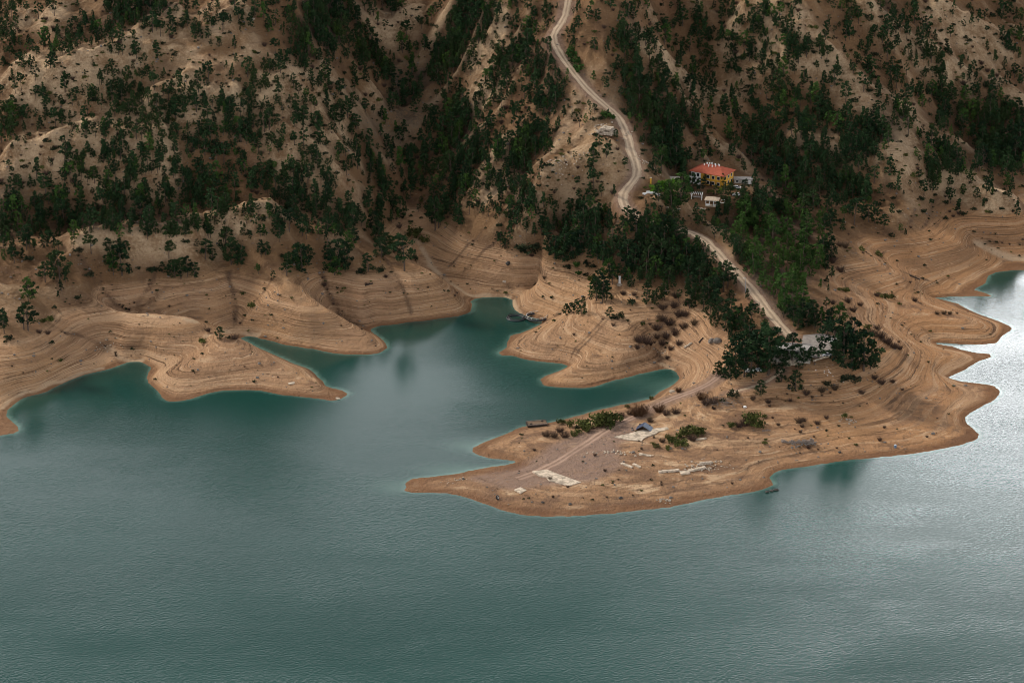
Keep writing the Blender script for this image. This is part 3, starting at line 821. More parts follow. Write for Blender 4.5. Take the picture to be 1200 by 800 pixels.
def leaf_tris(g, centers, radii, flat, per, size):
    """triangles scattered through clumps; returns (3n,3) coords, (3n,) tone"""
    co = []; tn = []
    for c, r in zip(centers, radii):
        n = per
        d = unit(n, g) * (g.random(n) ** 0.45)[:, None] * r
        d[:, 2] *= flat
        p = c + d
        a = unit(n, g); a[:, 2] *= 0.6
        b = np.cross(a, unit(n, g)); b /= (np.linalg.norm(b, axis=1)[:, None] + 1e-6)
        s = size * (0.6 + 0.8 * g.random(n))[:, None]
        t = np.stack([p + a * s, p - a * s * 0.5 + b * s * 0.8, p - a * s * 0.5 - b * s * 0.8], 1)
        co.append(t.reshape(-1, 3))
        tn.append(np.repeat(np.clip(g.normal(0.42, 0.2) + g.normal(0, 0.16, n), 0, 1), 3))
    return np.concatenate(co), np.concatenate(tn)


def tubes(segs, sides=5):
    """segs: list of (p0, r0, p1, r1) -> coords, quads"""
    co = []; fa = []
    for p0, r0, p1, r1 in segs:
        p0 = np.array(p0, float); p1 = np.array(p1, float)
        d = p1 - p0; d /= np.linalg.norm(d) + 1e-9
        u = np.cross(d, [0.31, 0.95, 0.05]); u /= np.linalg.norm(u) + 1e-9; w = np.cross(d, u)
        k = len(co)
        for p, r in ((p0, r0), (p1, r1)):
            for i in range(sides):
                a = 2 * math.pi * i / sides
                co.append(p + r * (math.cos(a) * u + math.sin(a) * w))
        for i in range(sides):
            j = (i + 1) % sides
            fa.append((k + i, k + j, k + sides + j, k + sides + i))
    return np.array(co), np.array(fa)


def pine_shape(kind, seed, per=26, n=22, size=0.05):
    g = np.random.default_rng(seed)
    lean = g.normal(0, 0.05, 2) * (3.0 if kind == 'leaning' else 1.0)
    if kind == 'leaning': lean = lean / (np.hypot(*lean) + 1e-6) * 0.16

    def axis(h): return np.array([lean[0] * h * h, lean[1] * h * h, h])
    cen = []; rad = []; segs = []
    hs = np.linspace(0, 0.96, 7)
    for i in range(6):
        segs.append((axis(hs[i]) - ([0, 0, 0.06] if i == 0 else [0, 0, 0]), 0.026 * (1 - 0.8 * hs[i]), axis(hs[i + 1]), 0.026 * (1 - 0.8 * hs[i + 1])))
    lo, prof = {'round': (0.30, lambda q: 0.10 + 0.19 * math.sin(math.pi * min(1, q * 0.9 + 0.12))),
                'umbrella': (0.56, lambda q: 0.31 * math.sqrt(max(0, 1 - q * q * 0.8))),
                'narrow': (0.20, lambda q: 0.17 * (1 - q) ** 0.7 + 0.035), 'pointed': (0.12, lambda q: 0.27 * (1 - q) ** 0.85 + 0.02),
                'dense': (0.08, lambda q: 0.29 * math.sin(math.pi * (0.28 + 0.66 * q)) + 0.03),
                'sparse': (0.34, lambda q: 0.12 + 0.15 * math.sin(math.pi * q)),
                'leaning': (0.40, lambda q: 0.09 + 0.17 * math.sin(math.pi * min(1, q + 0.1)))}[kind]
    if kind == 'sparse': n = int(n * 0.55)
    if kind == 'dense': n = int(n * 1.25)
    for i in range(n):
        q = (i + g.random()) / n
        h = lo + (0.97 - lo) * q
        r = prof(q) * (0.55 + 0.6 * g.random())
        a = i * 2.4 + g.normal(0, 0.5)
        c = axis(h) + np.array([math.cos(a) * r, math.sin(a) * r, g.normal(0, 0.02)])
        cen.append(c); rad.append((0.075 + 0.06 * g.random()) * (0.8 if kind in ('narrow', 'sparse') else 1.0) * (1.1 - 0.35 * q))
        if i % 2 == 0 and r > 0.07:
            segs.append((axis(max(0.12, h - 0.10 - 0.2 * r)), 0.008, c, 0.003))
    return cen, rad, segs, g, per, size


KINDS = ['round', 'round', 'umbrella', 'narrow', 'dense', 'sparse', 'leaning', 'pointed', 'dense', 'narrow', 'pointed', 'round', 'sparse']
ADJ = {'round': 'round crowned', 'umbrella': 'flat topped', 'narrow': 'narrow', 'dense': 'bushy', 'sparse': 'thin crowned', 'leaning': 'leaning', 'pointed': 'pointed'}
PINES = []
for k_, kd in enumerate(KINDS):
    cen, rad, segs, g, per, size = pine_shape(kd, 100 + k_)
    lc, lt = leaf_tris(g, cen, rad, 0.62, 42, 0.034)
    tc_, tf_ = tubes(segs)
    lc2, lt2 = leaf_tris(np.random.default_rng(500 + k_), cen, rad, 0.62, 15, 0.055)
    me = {}
    for nm, mat in (('pine', M_PINE), ('young', M_YOUNG)):
        o = mesh_np('crown', lc, np.arange(len(lc)).reshape(-1, 3), mat, False, {'tone': lt}, link=False)
        me[nm] = o.data; bpy.data.objects.remove(o)
    o = mesh_np('trunk', tc_, tf_, M_BARK, True, link=False); tm = o.data; bpy.data.objects.remove(o)
    PINES.append(dict(kind=kd, crown=me, trunk=tm, lc=lc2, lt=lt2, tc=tc_, tf=tf_))


def bush_shape(seed, n=11, per=22, wide=1.0, size=0.12):
    g = np.random.default_rng(seed)
    cen = []; rad = []
    for i in range(n):
        a = g.random() * 6.28; r = 0.55 * math.sqrt(g.random()) * wide
        cen.append(np.array([math.cos(a) * r, math.sin(a) * r, 0.22 + 0.5 * g.random() * (1 - 0.5 * r)])); rad.append(0.22 + 0.16 * g.random())
    return leaf_tris(g, cen, rad, 0.85, per, size)


def twig_shape(seed, n=150):
    """leafless shrub: thin upright twigs fanning from the base"""
    g = np.random.default_rng(seed)
    co = []; tn = []
    for i in range(n):
        a = g.random() * 6.28; r0 = 0.25 * g.random(); sp = 0.15 + 0.5 * g.random(); h = 0.55 + 0.5 * g.random()
        p0 = np.array([math.cos(a) * r0, math.sin(a) * r0, -0.05]); p1 = p0 + np.array([math.cos(a + g.normal(0, .4)) * sp, math.sin(a + g.normal(0, .4)) * sp, h])
        b = unit(1, g)[0]; b[2] = 0; b *= 0.022
        m = (p0 + p1) / 2 + unit(1, g)[0] * 0.05
        for A, B, w0, w1 in ((p0, m, 1.0, .8), (m, p1, .8, .3)):
            co += [A - b * w0, A + b * w0, B + b * w1, A - b * w0, B + b * w1, B - b * w1]
        for q in range(2):
            tip = m + (p1 - m) * g.random() + unit(1, g)[0] * 0.12
            e = unit(2, g) * 0.06
            co += [tip, tip + e[0], tip + e[1]]
        tn += [min(1, max(0, g.normal(0.5, 0.25)))] * 18
    return np.array(co), np.array(tn)


BUSHES = {}
BRAW = {}
for nm, mat in (('dark', M_BUSH), ('olive', M_OLIVE), ('green', M_YOUNG), ('bright', M_BRIGHT), ('dry', M_DRY), ('rust', M_RUST)):
    L = []
    for k_ in range(4):
        if nm in ('dry', 'rust'): c_, t_ = twig_shape(800 + k_)
        else: c_, t_ = bush_shape(700 + k_ + len(nm) * 10)
        o = mesh_np('bush', c_, np.arange(len(c_)).reshape(-1, 3), mat, False, {'tone': t_}, link=False)
        L.append(o.data); BRAW[(nm, k_)] = (c_, t_); bpy.data.objects.remove(o)
    BUSHES[nm] = L


# --- trees placed one by one: u, v of the foot, height in photograph pixels, form, tint
def L_(s): return [tuple(x.split()) for x in s.replace('\n', '').split(';') if x.strip()]


PINE_LIST = L_("""
5 391 28 round;2 380 20 dense;33 387 33 round;28 386 27 sparse;33 352 28 dense;38 350 22 round;17 308 18 umbrella;53 331 24 round;70 327 34 dense;64 322 28 round;
77 331 13 narrow;72 341 14 narrow;68 349 9 narrow;69 295 14 umbrella;35 290 28 dense;28 288 22 round;60 290 17 round;52 290 14 dense;86 290 12 sparse;107 297 22 umbrella;
133 322 28 round;128 318 22 sparse;143 322 36 dense;148 302 20 round;129 300 22 round;140 300 22 narrow;
198 302 20 leaning;190 320 14 dense;205 325 22 dense;212 326 26 round;220 324 24 round;228 325 18 dense;200 320 16 dense;241 304 24 round;231 293 13 sparse;244 278 16 leaning;
264 292 26 dense;271 310 32 dense;278 311 28 round;283 310 22 dense;262 283 16 round;249 305 14 dense;289 262 11 sparse;285 276 10 dense;305 277 15 narrow;293 280 10 dense;
306 301 20 round;311 299 16 dense;303 321 13 leaning;339 271 26 umbrella;328 284 20 round;322 276 12 dense;336 323 28 narrow;320 326 10 dense;349 308 24 dense;
257 396 14 dense;354 318 34 dense;348 312 26 dense;362 311 24 round;382 282 13 narrow;388 318 26 dense;398 318 38 dense;408 300 30 round;415 290 22 round;384 305 22 dense;392 322 22 dense;404 312 30 dense;
432 318 22 dense;440 278 30 round;446 287 28 dense;452 298 26 dense;447 302 24 dense;457 296 20 round;474 317 44 round;466 298 16 dense;510 270 38 round;514 267 34 sparse;506 262 28 round;
586 289 17 leaning;593 291 12 dense;600 266 17 narrow;617 272 13 narrow;640 275 15 narrow;
650 303 27 dense;660 305 32 dense;670 302 32 dense;680 298 28 round;690 293 24 dense;645 294 22 dense;
663 369 14 dense;669 367 13 dense;681 369 20 dense;676 367 17 round;714 372 13 dense;699 352 26 dense;706 355 32 round;714 330 28 round;703 340 24 dense;711 352 24 dense;718 333 22 round;696 344 16 dense;
757 356 17 dense;767 357 19 dense;772 350 15 dense;779 352 19 round;
824 365 26 round;830 357 32 dense;820 342 28 dense;826 330 26 round;822 318 22 sparse;848 342 36 sparse;853 336 28 round;819 300 17 narrow;842 377 19 dense;850 381 22 round;857 374 24 dense;858 386 15 dense;
1001 264 32 umbrella;1018 260 22 round;1025 262 18 dense;1012 258 18 dense;1036 268 17 round;1056 270 8 dense;1061 276 9 narrow;
872 441 42 round;880 440 46 dense;862 441 36 dense;850 442 26 dense;888 430 40 round;896 432 38 dense;840 440 18 dense;856 445 24 dense;866 430 40 dense;876 424 44 round;
901 438 62 leaning;928 426 36 round;954 428 22 umbrella;932 458 26 dense;916 447 18 dense;988 430 52 dense;998 431 58 round;978 420 48 dense;991 408 34 dense;970 392 32 narrow;983 386 34 round;962 384 26 narrow;
1012 434 48 dense;1020 432 32 dense;1006 432 32 dense;838 383 20 dense;855 388 26 dense;880 382 28 umbrella;872 390 26 dense;891 462 18 dense;
1145 232 13 dense;1128 228 12 dense;728 372 8 dense;744 316 30 dense;735 310 30 dense;760 318 32 dense;775 312 32 dense;790 318 30 round;804 310 26 dense;
787 244 34 dense;797 240 36 dense;772 236 22 dense;848 236 20 dense;868 244 24 dense;890 250 28 dense;812 222 20 dense;827 217 14 narrow;848 220 17 narrow;
806 330 28 round;812 346 28 dense;815 356 26 pointed;808 361 22 dense;835 352 28 round;840 363 26 pointed;832 373 22 dense;846 367 20 round;862 386 24 dense;868 381 22 pointed;838 340 26 dense;935 386 26 pointed;945 383 28 dense;955 385 26 pointed;930 379 24 round;940 375 26 pointed;922 371 22 dense;952 376 26 dense;820 227 18 round;839 229 13 dense;856 227 15 round;802 223 22 pointed;872 226 17 dense;735 268 26 round;746 272 28 dense;757 271 26 pointed;766 274 28 round;776 276 26 dense;786 274 22 pointed;793 282 24 dense;912 433 26 dense;921 431 20 pointed;941 431 24 round;948 426 20 narrow;936 432 16 dense;768 205 24 dense;775 200 28 round;786 198 26 dense;797 196 24 dense
""")
BUSH_LIST = L_("""
104 324 9 dark;91 295 8 dark;92 350 6 dark;58 377 10 olive;50 378 7 olive;34 306 8 dark;178 318 8 dark;162 315 4 dark;179 318 8 dark;217 285 7 dark;10 397 7 dark;46 390 6 dry;56 391 6 dry;
268 397 5 dark;275 397 8 dry;237 402 8 olive;244 388 6 dry;295 360 9 olive;330 302 6 dark;445 318 8 dark;424 320 8 dark;484 304 8 dark;483 277 18 olive;497 283 11 olive;452 325 5 dry;430 334 4 dry;
585 276 7 dark;612 293 12 dark;619 296 12 dark;627 292 10 dark;632 291 9 dark;623 300 6 dry;677 313 9 green;664 314 6 dark;678 322 7 green;687 323 5 dark;690 312 6 dark;688 309 6 dark;697 313 5 dark;704 317 5 dark;695 330 12 olive;
721 373 6 dark;726 371 6 dark;740 356 9 dark;754 381 6 olive;748 400 10 dry;756 402 13 dry;762 404 9 dry;747 408 6 dry;743 346 6 dry;730 345 7 dry;
775 375 14 dry;784 380 14 dry;795 370 14 dry;801 384 13 dry;781 396 13 dry;770 386 13 dry;791 392 14 dry;777 362 12 dry;790 360 12 dry;803 370 12 dry;776 404 11 dry;796 404 11 dry;786 410 10 dry;770 396 10 dry;782 420 7 dry;792 348 12 dry;806 356 12 dry;814 380 9 dry;
1045 277 5 dark;990 290 9 dry;983 288 7 dry;1030 299 8 olive;1010 293 7 olive;975 307 11 dry;985 318 9 dry;968 314 8 dry;992 342 8 olive;985 341 6 olive;1036 350 9 olive;1045 350 8 olive;1028 347 6 dry;1072 353 7 dry;985 362 9 dry;1000 365 8 dry;993 354 8 dry;976 356 7 dry;1008 358 6 dry;
1106 368 6 dry;1098 368 5 dry;1113 368 5 dry;1130 252 6 dark;1124 251 5 dry;1141 246 5 dark;1108 238 5 dark;1080 234 6 dark;1117 254 4 dry;
1022 392 10 dry;1032 396 11 dry;1040 402 11 dry;1048 408 10 dry;1028 386 8 dry;1054 409 7 dry;1016 386 9 olive;1033 450 8 dry;1046 448 6 dry;1025 444 7 dry;
992 448 12 dark;1003 447 9 dark;969 452 8 dark;860 464 10 dark;879 497 22 olive;886 498 13 olive;893 499 10 olive;873 498 11 dry;866 500 9 dry;858 501 10 olive;900 500 7 dry;
657 497 9 olive;668 500 11 olive;680 501 15 olive;690 503 17 olive;699 500 11 olive;704 497 21 olive;709 500 22 olive;714 498 12 olive;722 494 15 olive;748 487 18 rust;753 485 15 rust;757 482 11 rust;735 478 6 olive;764 468 6 olive;729 488 7 dry;738 485 7 dry;
640 511 9 dry;650 512 9 dry;662 512 9 dry;672 510 9 olive;678 508 8 olive;656 506 8 dry;772 482 13 rust;776 482 15 rust;785 480 13 rust;793 476 10 rust;
800 462 11 rust;808 466 13 rust;815 467 15 rust;822 468 13 rust;795 459 8 rust;790 464 7 rust;829 463 12 rust;818 458 9 rust;836 472 10 dry;828 474 9 dry;
800 513 15 olive;808 509 15 olive;815 506 13 olive;821 508 11 olive;790 519 12 olive;797 523 12 olive;803 521 10 olive;783 514 8 olive;770 525 7 olive;765 521 6 olive;776 518 7 dry;812 516 9 dry;
775 496 8 dry;785 493 9 dry;795 491 10 dry;805 489 9 dry;762 494 7 dry;820 493 8 dry;835 511 9 dry;829 506 11 dry;842 506 9 dry;848 502 8 dry;781 486 9 dry;792 484 9 dry;803 482 9 dry;
937 495 9 dry;942 493 6 dry;958 497 7 dry;990 489 7 olive;912 498 5 dry;912 470 6 dry;926 470 5 dry;955 473 5 dry;1010 461 6 dry;900 472 6 dry;882 468 7 dry;920 462 7 dry;945 462 8 dry;963 459 9 dry;978 456 9 dry;905 458 9 dry;
775 224 16 bright;768 226 11 bright;782 222 13 bright;788 218 12 bright;764 222 8 bright;710 138 11 green;716 140 10 green;757 99 9 dark;745 99 9 dark;751 99 11 dark;674 76 14 green;680 84 13 green;670 66 14 green;844 226 7 bright;832 227 8 olive
""")
tk = [k for k in range(len(KINDS))]
BYKIND = {}
for k_, kd in enumerate(KINDS): BYKIND.setdefault(kd, []).append(k_)

plants = []   # dicts: kind pine/bush, u, v, hpx, var, tint
grng = np.random.default_rng(5)
for u_, v_, h_, kd in PINE_LIST:
    plants.append(dict(t='pine', u=float(u_), v=float(v_), h=float(h_), var=int(grng.choice(BYKIND[kd])), manual=True))
for u_, v_, h_, nm in BUSH_LIST:
    if 758 < float(u_) < 812 and 345 < float(v_) < 425: h_ = str(float(h_) * 0.72)
    if nm in ('dry', 'rust') and 740 < float(u_) < 960 and 452 < float(v_) < 515 and grng.random() < 0.45: continue
    plants.append(dict(t='bush', u=float(u_), v=float(v_), h=float(h_), var=int(grng.integers(4)), tint=nm, manual=True))
n_auto = 0
for r_ in range(DEN.shape[0]):
    for c_ in range(DEN.shape[1]):
        d_ = DEN[r_, c_]
        if d_ <= 0: continue
        lamb = min(-math.log(1 - min(d_, 0.9)) * 625.0 / 33.0, 26 if r_ < 10 else (10 if c_ > 33 else 13))
        n_ = int(lamb + grng.random())
        for _ in range(n_):
            u_ = (c_ + grng.random()) * 25; v_ = (r_ + grng.random()) * 25 + 6
            hp = float(np.clip(grng.lognormal(math.log(12.8), 0.36), 5.5, 26))
            if r_ <= 3: hp *= 0.92
            if r_ >= 10 and c_ > 33: hp *= 1.12
            if d_ >= 0.65: hp *= 1.15
            p_ = [0.18, 0.07, 0.24, 0.10, 0.16, 0.07, 0.18] if d_ < 0.6 else [0.22, 0.02, 0.22, 0.18, 0.06, 0.02, 0.28]
            if r_ >= 10 and c_ > 33: p_ = [0.15, 0, 0.2, 0.25, 0.05, 0, 0.35]
            kd = grng.choice(['round', 'umbrella', 'narrow', 'dense', 'sparse', 'leaning', 'pointed'], p=p_)
            plants.append(dict(t='pine', u=u_, v=v_, h=hp, var=int(grng.choice(BYKIND[kd])), manual=False))
        # low scrub between the trees
        if r_ < 11:
            for _ in range(int((5.5 if d_ < 0.7 else 1.5) + grng.random())):
                plants.append(dict(t='bush', u=(c_ + grng.random()) * 25, v=(r_ + grng.random()) * 25, h=float(np.clip(grng.lognormal(math.log(2.9), 0.4), 1.6, 7)), var=int(grng.integers(4)),
                                   tint=str(grng.choice(['dark', 'dark', 'dark', 'dry', 'olive'])), manual=False))
# tufts and seedlings on the bared lake bed
for _ in range(230):
    plants.append(dict(t='bush', u=grng.uniform(560, 1125), v=grng.uniform(452, 590), h=float(np.clip(grng.lognormal(math.log(2.2), 0.45), 1.1, 5)), var=int(grng.integers(4)), tint=str(grng.choice(['dry', 'dry', 'olive', 'dark'])), manual=False, bed=True))
for _ in range(520):
    plants.append(dict(t='bush', u=grng.uniform(0, 1200), v=grng.uniform(240, 455), h=float(np.clip(grng.lognormal(math.log(1.8), 0.45), 1.0, 5)), var=int(grng.integers(4)), tint=str(grng.choice(['dark', 'dry', 'olive', 'dark'])), manual=False, bed=True))
for pts_, w_ in GUL:
    pp_ = catmull(pts_, 3.0)
    for q_ in pp_:
        if grng.random() < 0.30 and w_ >= 0.9:
            plants.append(dict(t='bush', u=q_[0] + grng.normal(0, 2.2), v=q_[1] + grng.normal(0, 2.0), h=float(grng.uniform(1.0, 3.0)), var=int(grng.integers(4)), tint=str(grng.choice(['dark', 'dry'])), manual=False, bed=True))
# a few rows above the top edge of the photograph so the hill does not end bald
for _ in range(330):
    plants.append(dict(t='pine', u=grng.uniform(-60, 1260), v=grng.uniform(-75, 4), h=float(grng.uniform(9, 20)), var=int(grng.integers(len(KINDS))), manual=False))
for _ in range(420):
    s_ = -1 if grng.random() < 0.5 else 1
    plants.append(dict(t='pine', u=600 + s_ * grng.uniform(605, 860), v=grng.uniform(0, 300 if s_ < 0 else 225), h=float(grng.uniform(10, 22)), var=int(grng.integers(len(KINDS))), manual=False))
PU = np.array([p['u'] for p in plants]); PV = np.array([p['v'] for p in plants])
PXW, PYW = TER.hit(PU, PV)
PZW = TER.h(PXW, PYW)
ROADD = np.full(len(plants), 99.0)
for P_, rz_, hw_ in ROADS:
    for k_ in range(len(P_) - 1):
        a_ = P_[k_]; e_ = P_[k_ + 1] - a_; L2 = e_ @ e_ + 1e-9
        tt = np.clip(((PXW - a_[0]) * e_[0] + (PYW - a_[1]) * e_[1]) / L2, 0, 1)
        ROADD = np.minimum(ROADD, np.hypot(PXW - a_[0] - tt * e_[0], PYW - a_[1] - tt * e_[1]) - hw_)
keep = []
RGF = Field(rg)
_rp = ROADS[0][0]; RPU, RPV, _ = project(_rp[:, 0], _rp[:, 1], ROADS[0][1] + 0.2)
_vis = (RPV < 66) | ((RPV > 72) & (RPV < 248)) | ((RPU > 803) & (RPU < 850)) | (RPU > 858)
RPU = RPU[_vis]; RPV = RPV[_vis]
NOGO = [(858, 214, 27, 12), (835, 207, 30, 17), (834, 236, 14, 7), (711, 151, 13, 8), (962, 404, 18, 9), (928, 415, 22, 13), (785, 210, 12, 5)]   # building sites
for i_, p in enumerate(plants):
    p['x'], p['y'], p['z'] = float(PXW[i_]), float(PYW[i_]), float(PZW[i_])
    _, _, dep = project(p['x'], p['y'], p['z'])
    p['H'] = p['h'] * dep / FOC / CP * 1.0
    if not p['manual']:
        if p['z'] < (1.0 if p.get('bed') else 14.5) or ROADD[i_] < 1.2: continue
        if p['t'] == 'pine' and np.any((np.abs(RPU - p['u']) < 0.20 * p['h'] + 1) & (RPV < p['v'] + 1) & (RPV > p['v'] - 0.8 * p['h'])): continue
        if p['t'] == 'pine' and p['v'] < 240 and RGF.h(p['x'], p['y']) > 0.42 and grng.random() < 0.75: continue
        if any(abs(p['u'] - a) < w_ and abs(p['v'] - b) < h_ for a, b, w_, h_ in NOGO): continue
        if 0.0 < ROADD[i_] < 9 and p['h'] > 13 and p['v'] < 260: p['h'] *= 0.7; p['H'] *= 0.7
    elif p['z'] < 0.2: continue
    # bright young pines along the lower road
    if p['t'] == 'pine':
        yng = (855 < p['u'] < 965 and 255 < p['v'] < 400 and p['u'] - 855 > (p['v'] - 255) * 0.30) or (660 < p['u'] < 700 and 60 < p['v'] < 100)
        p['tint'] = 'young' if yng and (p['manual'] is False) else 'pine'
        if p['tint'] == 'pine' and grng.random() < 0.10: p['tint'] = 'young'
    p['rz'] = float(grng.uniform(0, 6.283)); p['wd'] = float(grng.uniform(0.7, 1.02)) * (1.12 if p['manual'] else 1.0)
    keep.append(p)
plants = keep
pines = sorted([p for p in plants if p['t'] == 'pine'], key=lambda p: -(p['h'] + (100 if p['manual'] else 0) - (500 if p['v'] < 5 or p['u'] < 0 or p['u'] > 1200 else 0)))
bushes = sorted([p for p in plants if p['t'] == 'bush'], key=lambda p: -(p['h'] + (100 if p['manual'] else 0)))
# the 300 that show largest are things of their own, the rest of the hillside wood is one object
near_p = pines[:300]; far_p = pines[300:]
near_b = bushes[:300]; far_b = bushes[300:]
print('pines', len(pines), 'bushes', len(bushes))

# --- where a plant stands, in words
ANCH = [(20, 300, 'on the bank above the far left shore'), (20, 375, 'on the striped bank at the left edge'), (66, 330, 'on the slope below the left pale crest'), (45, 285, 'on the pale crest at the left edge'),
 (135, 310, 'in the gully below the left pale crest'), (100, 290, 'along the pale crest on the left'), (212, 318, 'in the hollow above the striped cove slope'), (240, 288, 'on the slope above the left striped cove'),
 (272, 300, 'in the clump above the narrow green inlet'), (300, 282, 'on the bare shoulder above the narrow inlet'), (335, 290, 'on the spur tip above the green inlet'), (257, 398, 'on the low striped spit knoll'),
 (355, 312, 'in the dark clump right of the bare spur'), (398, 308, 'in the dense clump behind the inlet spurs'), (446, 285, 'at the mouth of the wooded valley'), (432, 320, 'on top of the middle striped mound'),
 (474, 300, 'on the right shoulder of the middle mound'), (510, 268, 'beside the dry stream bed'), (590, 285, 'on the slope above the cove head'), (620, 288, 'on the bare slope left of the central wood'),
 (660, 295, 'at the lower left edge of the central wood'), (671, 365, 'on the terrace above the round fish cages'), (706, 345, 'on the bare knoll by the white pillar'), (718, 374, 'on the rim of the striped knoll'),
 (685, 314, 'on the bare ridge below the central wood'), (768, 354, 'above the dry brown gully'), (785, 385, 'in the dry brown gully'), (760, 315, 'in the wood left of the lower road'), (805, 320, 'in the wood just left of the lower road'),
 (826, 345, 'on the bank left of the lower road'), (850, 340, 'beside the straight stretch of lower road'), (850, 380, 'on the edge above the peninsula cove'), (872, 425, 'in the grove left of the concrete pavilion'),
 (850, 448, 'at the foot of the left peninsula grove'), (901, 436, 'beside the left end of the pavilion'), (928, 430, 'in front of the concrete pavilion'), (952, 428, 'at the front of the paved car park'), (990, 415, 'in the grove right of the car park'),
 (1012, 432, 'at the right end of the peninsula grove'), (970, 388, 'behind the paved car park'), (930, 452, 'on the slope below the pavilion'), (895, 360, 'in the bright plantation right of the lower road'),
 (890, 310, 'in the upper plantation right of the road'), (935, 330, 'on the outer side of the roadside plantation'), (930, 370, 'at the lower end of the roadside plantation'), (920, 275, 'in the wood below the right hill crest'), (960, 260, 'at the right edge of the roadside wood'),
 (1015, 262, 'on the crest above the right striped slope'), (1050, 275, 'on the bare crest above the right bay'), (985, 300, 'on the bare flank right of the plantation'), (1000, 345, 'in the saddle behind the right spurs'), (1040, 350, 'on the neck of the orange spur'),
 (1106, 368, 'on the orange striped spur'), (1110, 245, 'on the striped slope over the right bay'), (1135, 230, 'on the ridge end at the right edge'), (1035, 398, 'on the slope right of the peninsula grove'), (1030, 448, 'on the field right of the grove'),
 (775, 222, 'in the garden by the road bend'), (790, 242, 'in front of the yellow house garden'), (827, 220, 'against the yellow house front'), (850, 235, 'by the garden kiosk of the yellow house'), (880, 245, 'right of the yellow house garden'), (782, 200, 'behind the garden left of the yellow house'),
 (713, 138, 'beside the pale rubble and road'), (751, 98, 'on the slope above the gravel road'), (675, 76, 'beside the upper gravel road'), (830, 260, 'below the yellow house garden'), (775, 280, 'where the road dips under the house'), (720, 270, 'in the wood under the road bend'),
 (690, 235, 'in the dark wood left of the road bend'), (640, 250, 'on the left flank of the road ridge'), (600, 200, 'on the wooded flank left of the road'), (690, 170, 'around the terraces left of the road'), (640, 120, 'left of the upper gravel road'), (780, 130, 'right of the upper gravel road'),
 (850, 160, 'on the hillside behind the yellow house'), (900, 200, 'in the hollow right of the yellow house'), (760, 40, 'on the hill top right of the road'), (880, 60, 'on the bare hill at upper right'), (980, 60, 'on the upper right slope'), (1080, 40, 'on the ridges at the top right'),
 (1170, 60, 'at the top right edge'), (1020, 130, 'on the middle right ridge'), (1120, 150, 'in the right hillside wood'), (1180, 180, 'in the wood at the right edge'), (960, 210, 'in the wood under the right ridge'), (1060, 200, 'on the pale ridge at right'),
 (560, 130, 'on the right side of the wooded valley'), (580, 50, 'at the valley head left of the road'), (480, 60, 'at the head of the wooded valley'), (490, 170, 'in the floor of the wooded valley'), (470, 230, 'in the lower wooded valley'), (400, 200, 'on the left side of the wooded valley'),
 (380, 110, 'on the pale knoll left of the valley'), (360, 30, 'in the dark wood at the top centre'), (390, 255, 'in the wood above the inlet spurs'), (300, 230, 'in the wood behind the left pale crest'), (200, 240, 'in the dark belt behind the pale crest'), (100, 245, 'in the dark belt on the left'), (20, 245, 'in the dark belt at the left edge'),
 (250, 60, 'on the upper left hillside'), (150, 40, 'on the top left crest'), (40, 40, 'in the top left corner'), (50, 130, 'on the left hillside'), (150, 140, 'on the middle left hillside'), (250, 150, 'on the hillside left of the pale knoll'), (60, 190, 'on the lower left hillside'), (330, 170, 'on the spur left of the valley'),
 (665, 502, 'in the thicket behind the wooden raft'), (700, 500, 'in the olive thicket along the cove shore'), (750, 485, 'beside the dirt track near the cove'), (775, 482, 'at the bend of the dirt track'), (650, 511, 'on the sand behind the wooden raft'), (810, 464, 'on the rusty bank above the dirt track'),
 (802, 512, 'beside the large pale floor slab'), (790, 490, 'on the flat behind the blue grey shed'), (838, 507, 'on the flat right of the floor slab'), (879, 498, 'on the open flat below the grove'), (940, 494, 'near the ruined wall'), (985, 488, 'on the field above the ruined wall'), (940, 466, 'along the foot of the pavilion slope'), (975, 452, 'under the car park bank'),
 (295, 360, 'on the striped slope above the narrow inlet'), (55, 378, 'on the striped bank by the left gully'), (490, 278, 'at the mouth of the dry stream bed'), (440, 325, 'on the striped middle mound'), (755, 402, 'below the dry brown gully'), (240, 395, 'on the crest of the left striped spit'), (640, 273, 'at the left tip of the central wood')]
AN = np.array([(a, b) for a, b, _ in ANCH], float)
ORD = ['leftmost', 'second from the left', 'third from the left', 'fourth from the left', 'fifth from the left', 'sixth from the left', 'seventh from the left', 'eighth from the left', 'ninth from the left', 'tenth from the left']


def ordinal(i, n):
    if i == n - 1: return 'rightmost'
    if i < len(ORD): return ORD[i]
    R_ = ['rightmost', 'second from the right', 'third from the right', 'fourth from the right', 'fifth from the right', 'sixth from the right', 'seventh from the right', 'eighth from the right', 'ninth from the right', 'tenth from the right']
    j = n - 1 - i
    return R_[j] if j < len(R_) else 'in the middle'


def trim(s):
    for a, b in ((' from the ', ' from '), ('bright green ', 'bright '), ('dark green ', 'dark '), ('medium ', ''), ('the left ', 'left '), ('just left', 'left')):
        if len(s.split()) > 16: s = s.replace(a, b)
    return s


def name_plants(items, noun_of, look_of):
    groups = {}
    for p in items:
        pu, pv, _ = project(p['x'], p['y'], p['z']); p['pu'] = float(pu)
        k = int(np.argmin((AN[:, 0] - pu) ** 2 + ((AN[:, 1] - pv) * 1.3) ** 2)); groups.setdefault(k, []).append(p)
    for k, L in groups.items():
        where = ANCH[k][2]
        by = {}
        for p in L: by.setdefault(look_of(p) + ' ' + noun_of(p), []).append(p)
        for look, Q in by.items():
            Q.sort(key=lambda p: p['pu'])
            for i, p in enumerate(Q):
                p['label'] = trim(f"{look} {where}" + ('' if len(Q) == 1 else ', ' + ordinal(i, len(Q))))
                p['group'] = noun_of(p) + 's ' + where


def psize(p): return 'tall' if p['h'] >= 28 else ('small' if p['h'] < 15 else 'medium')


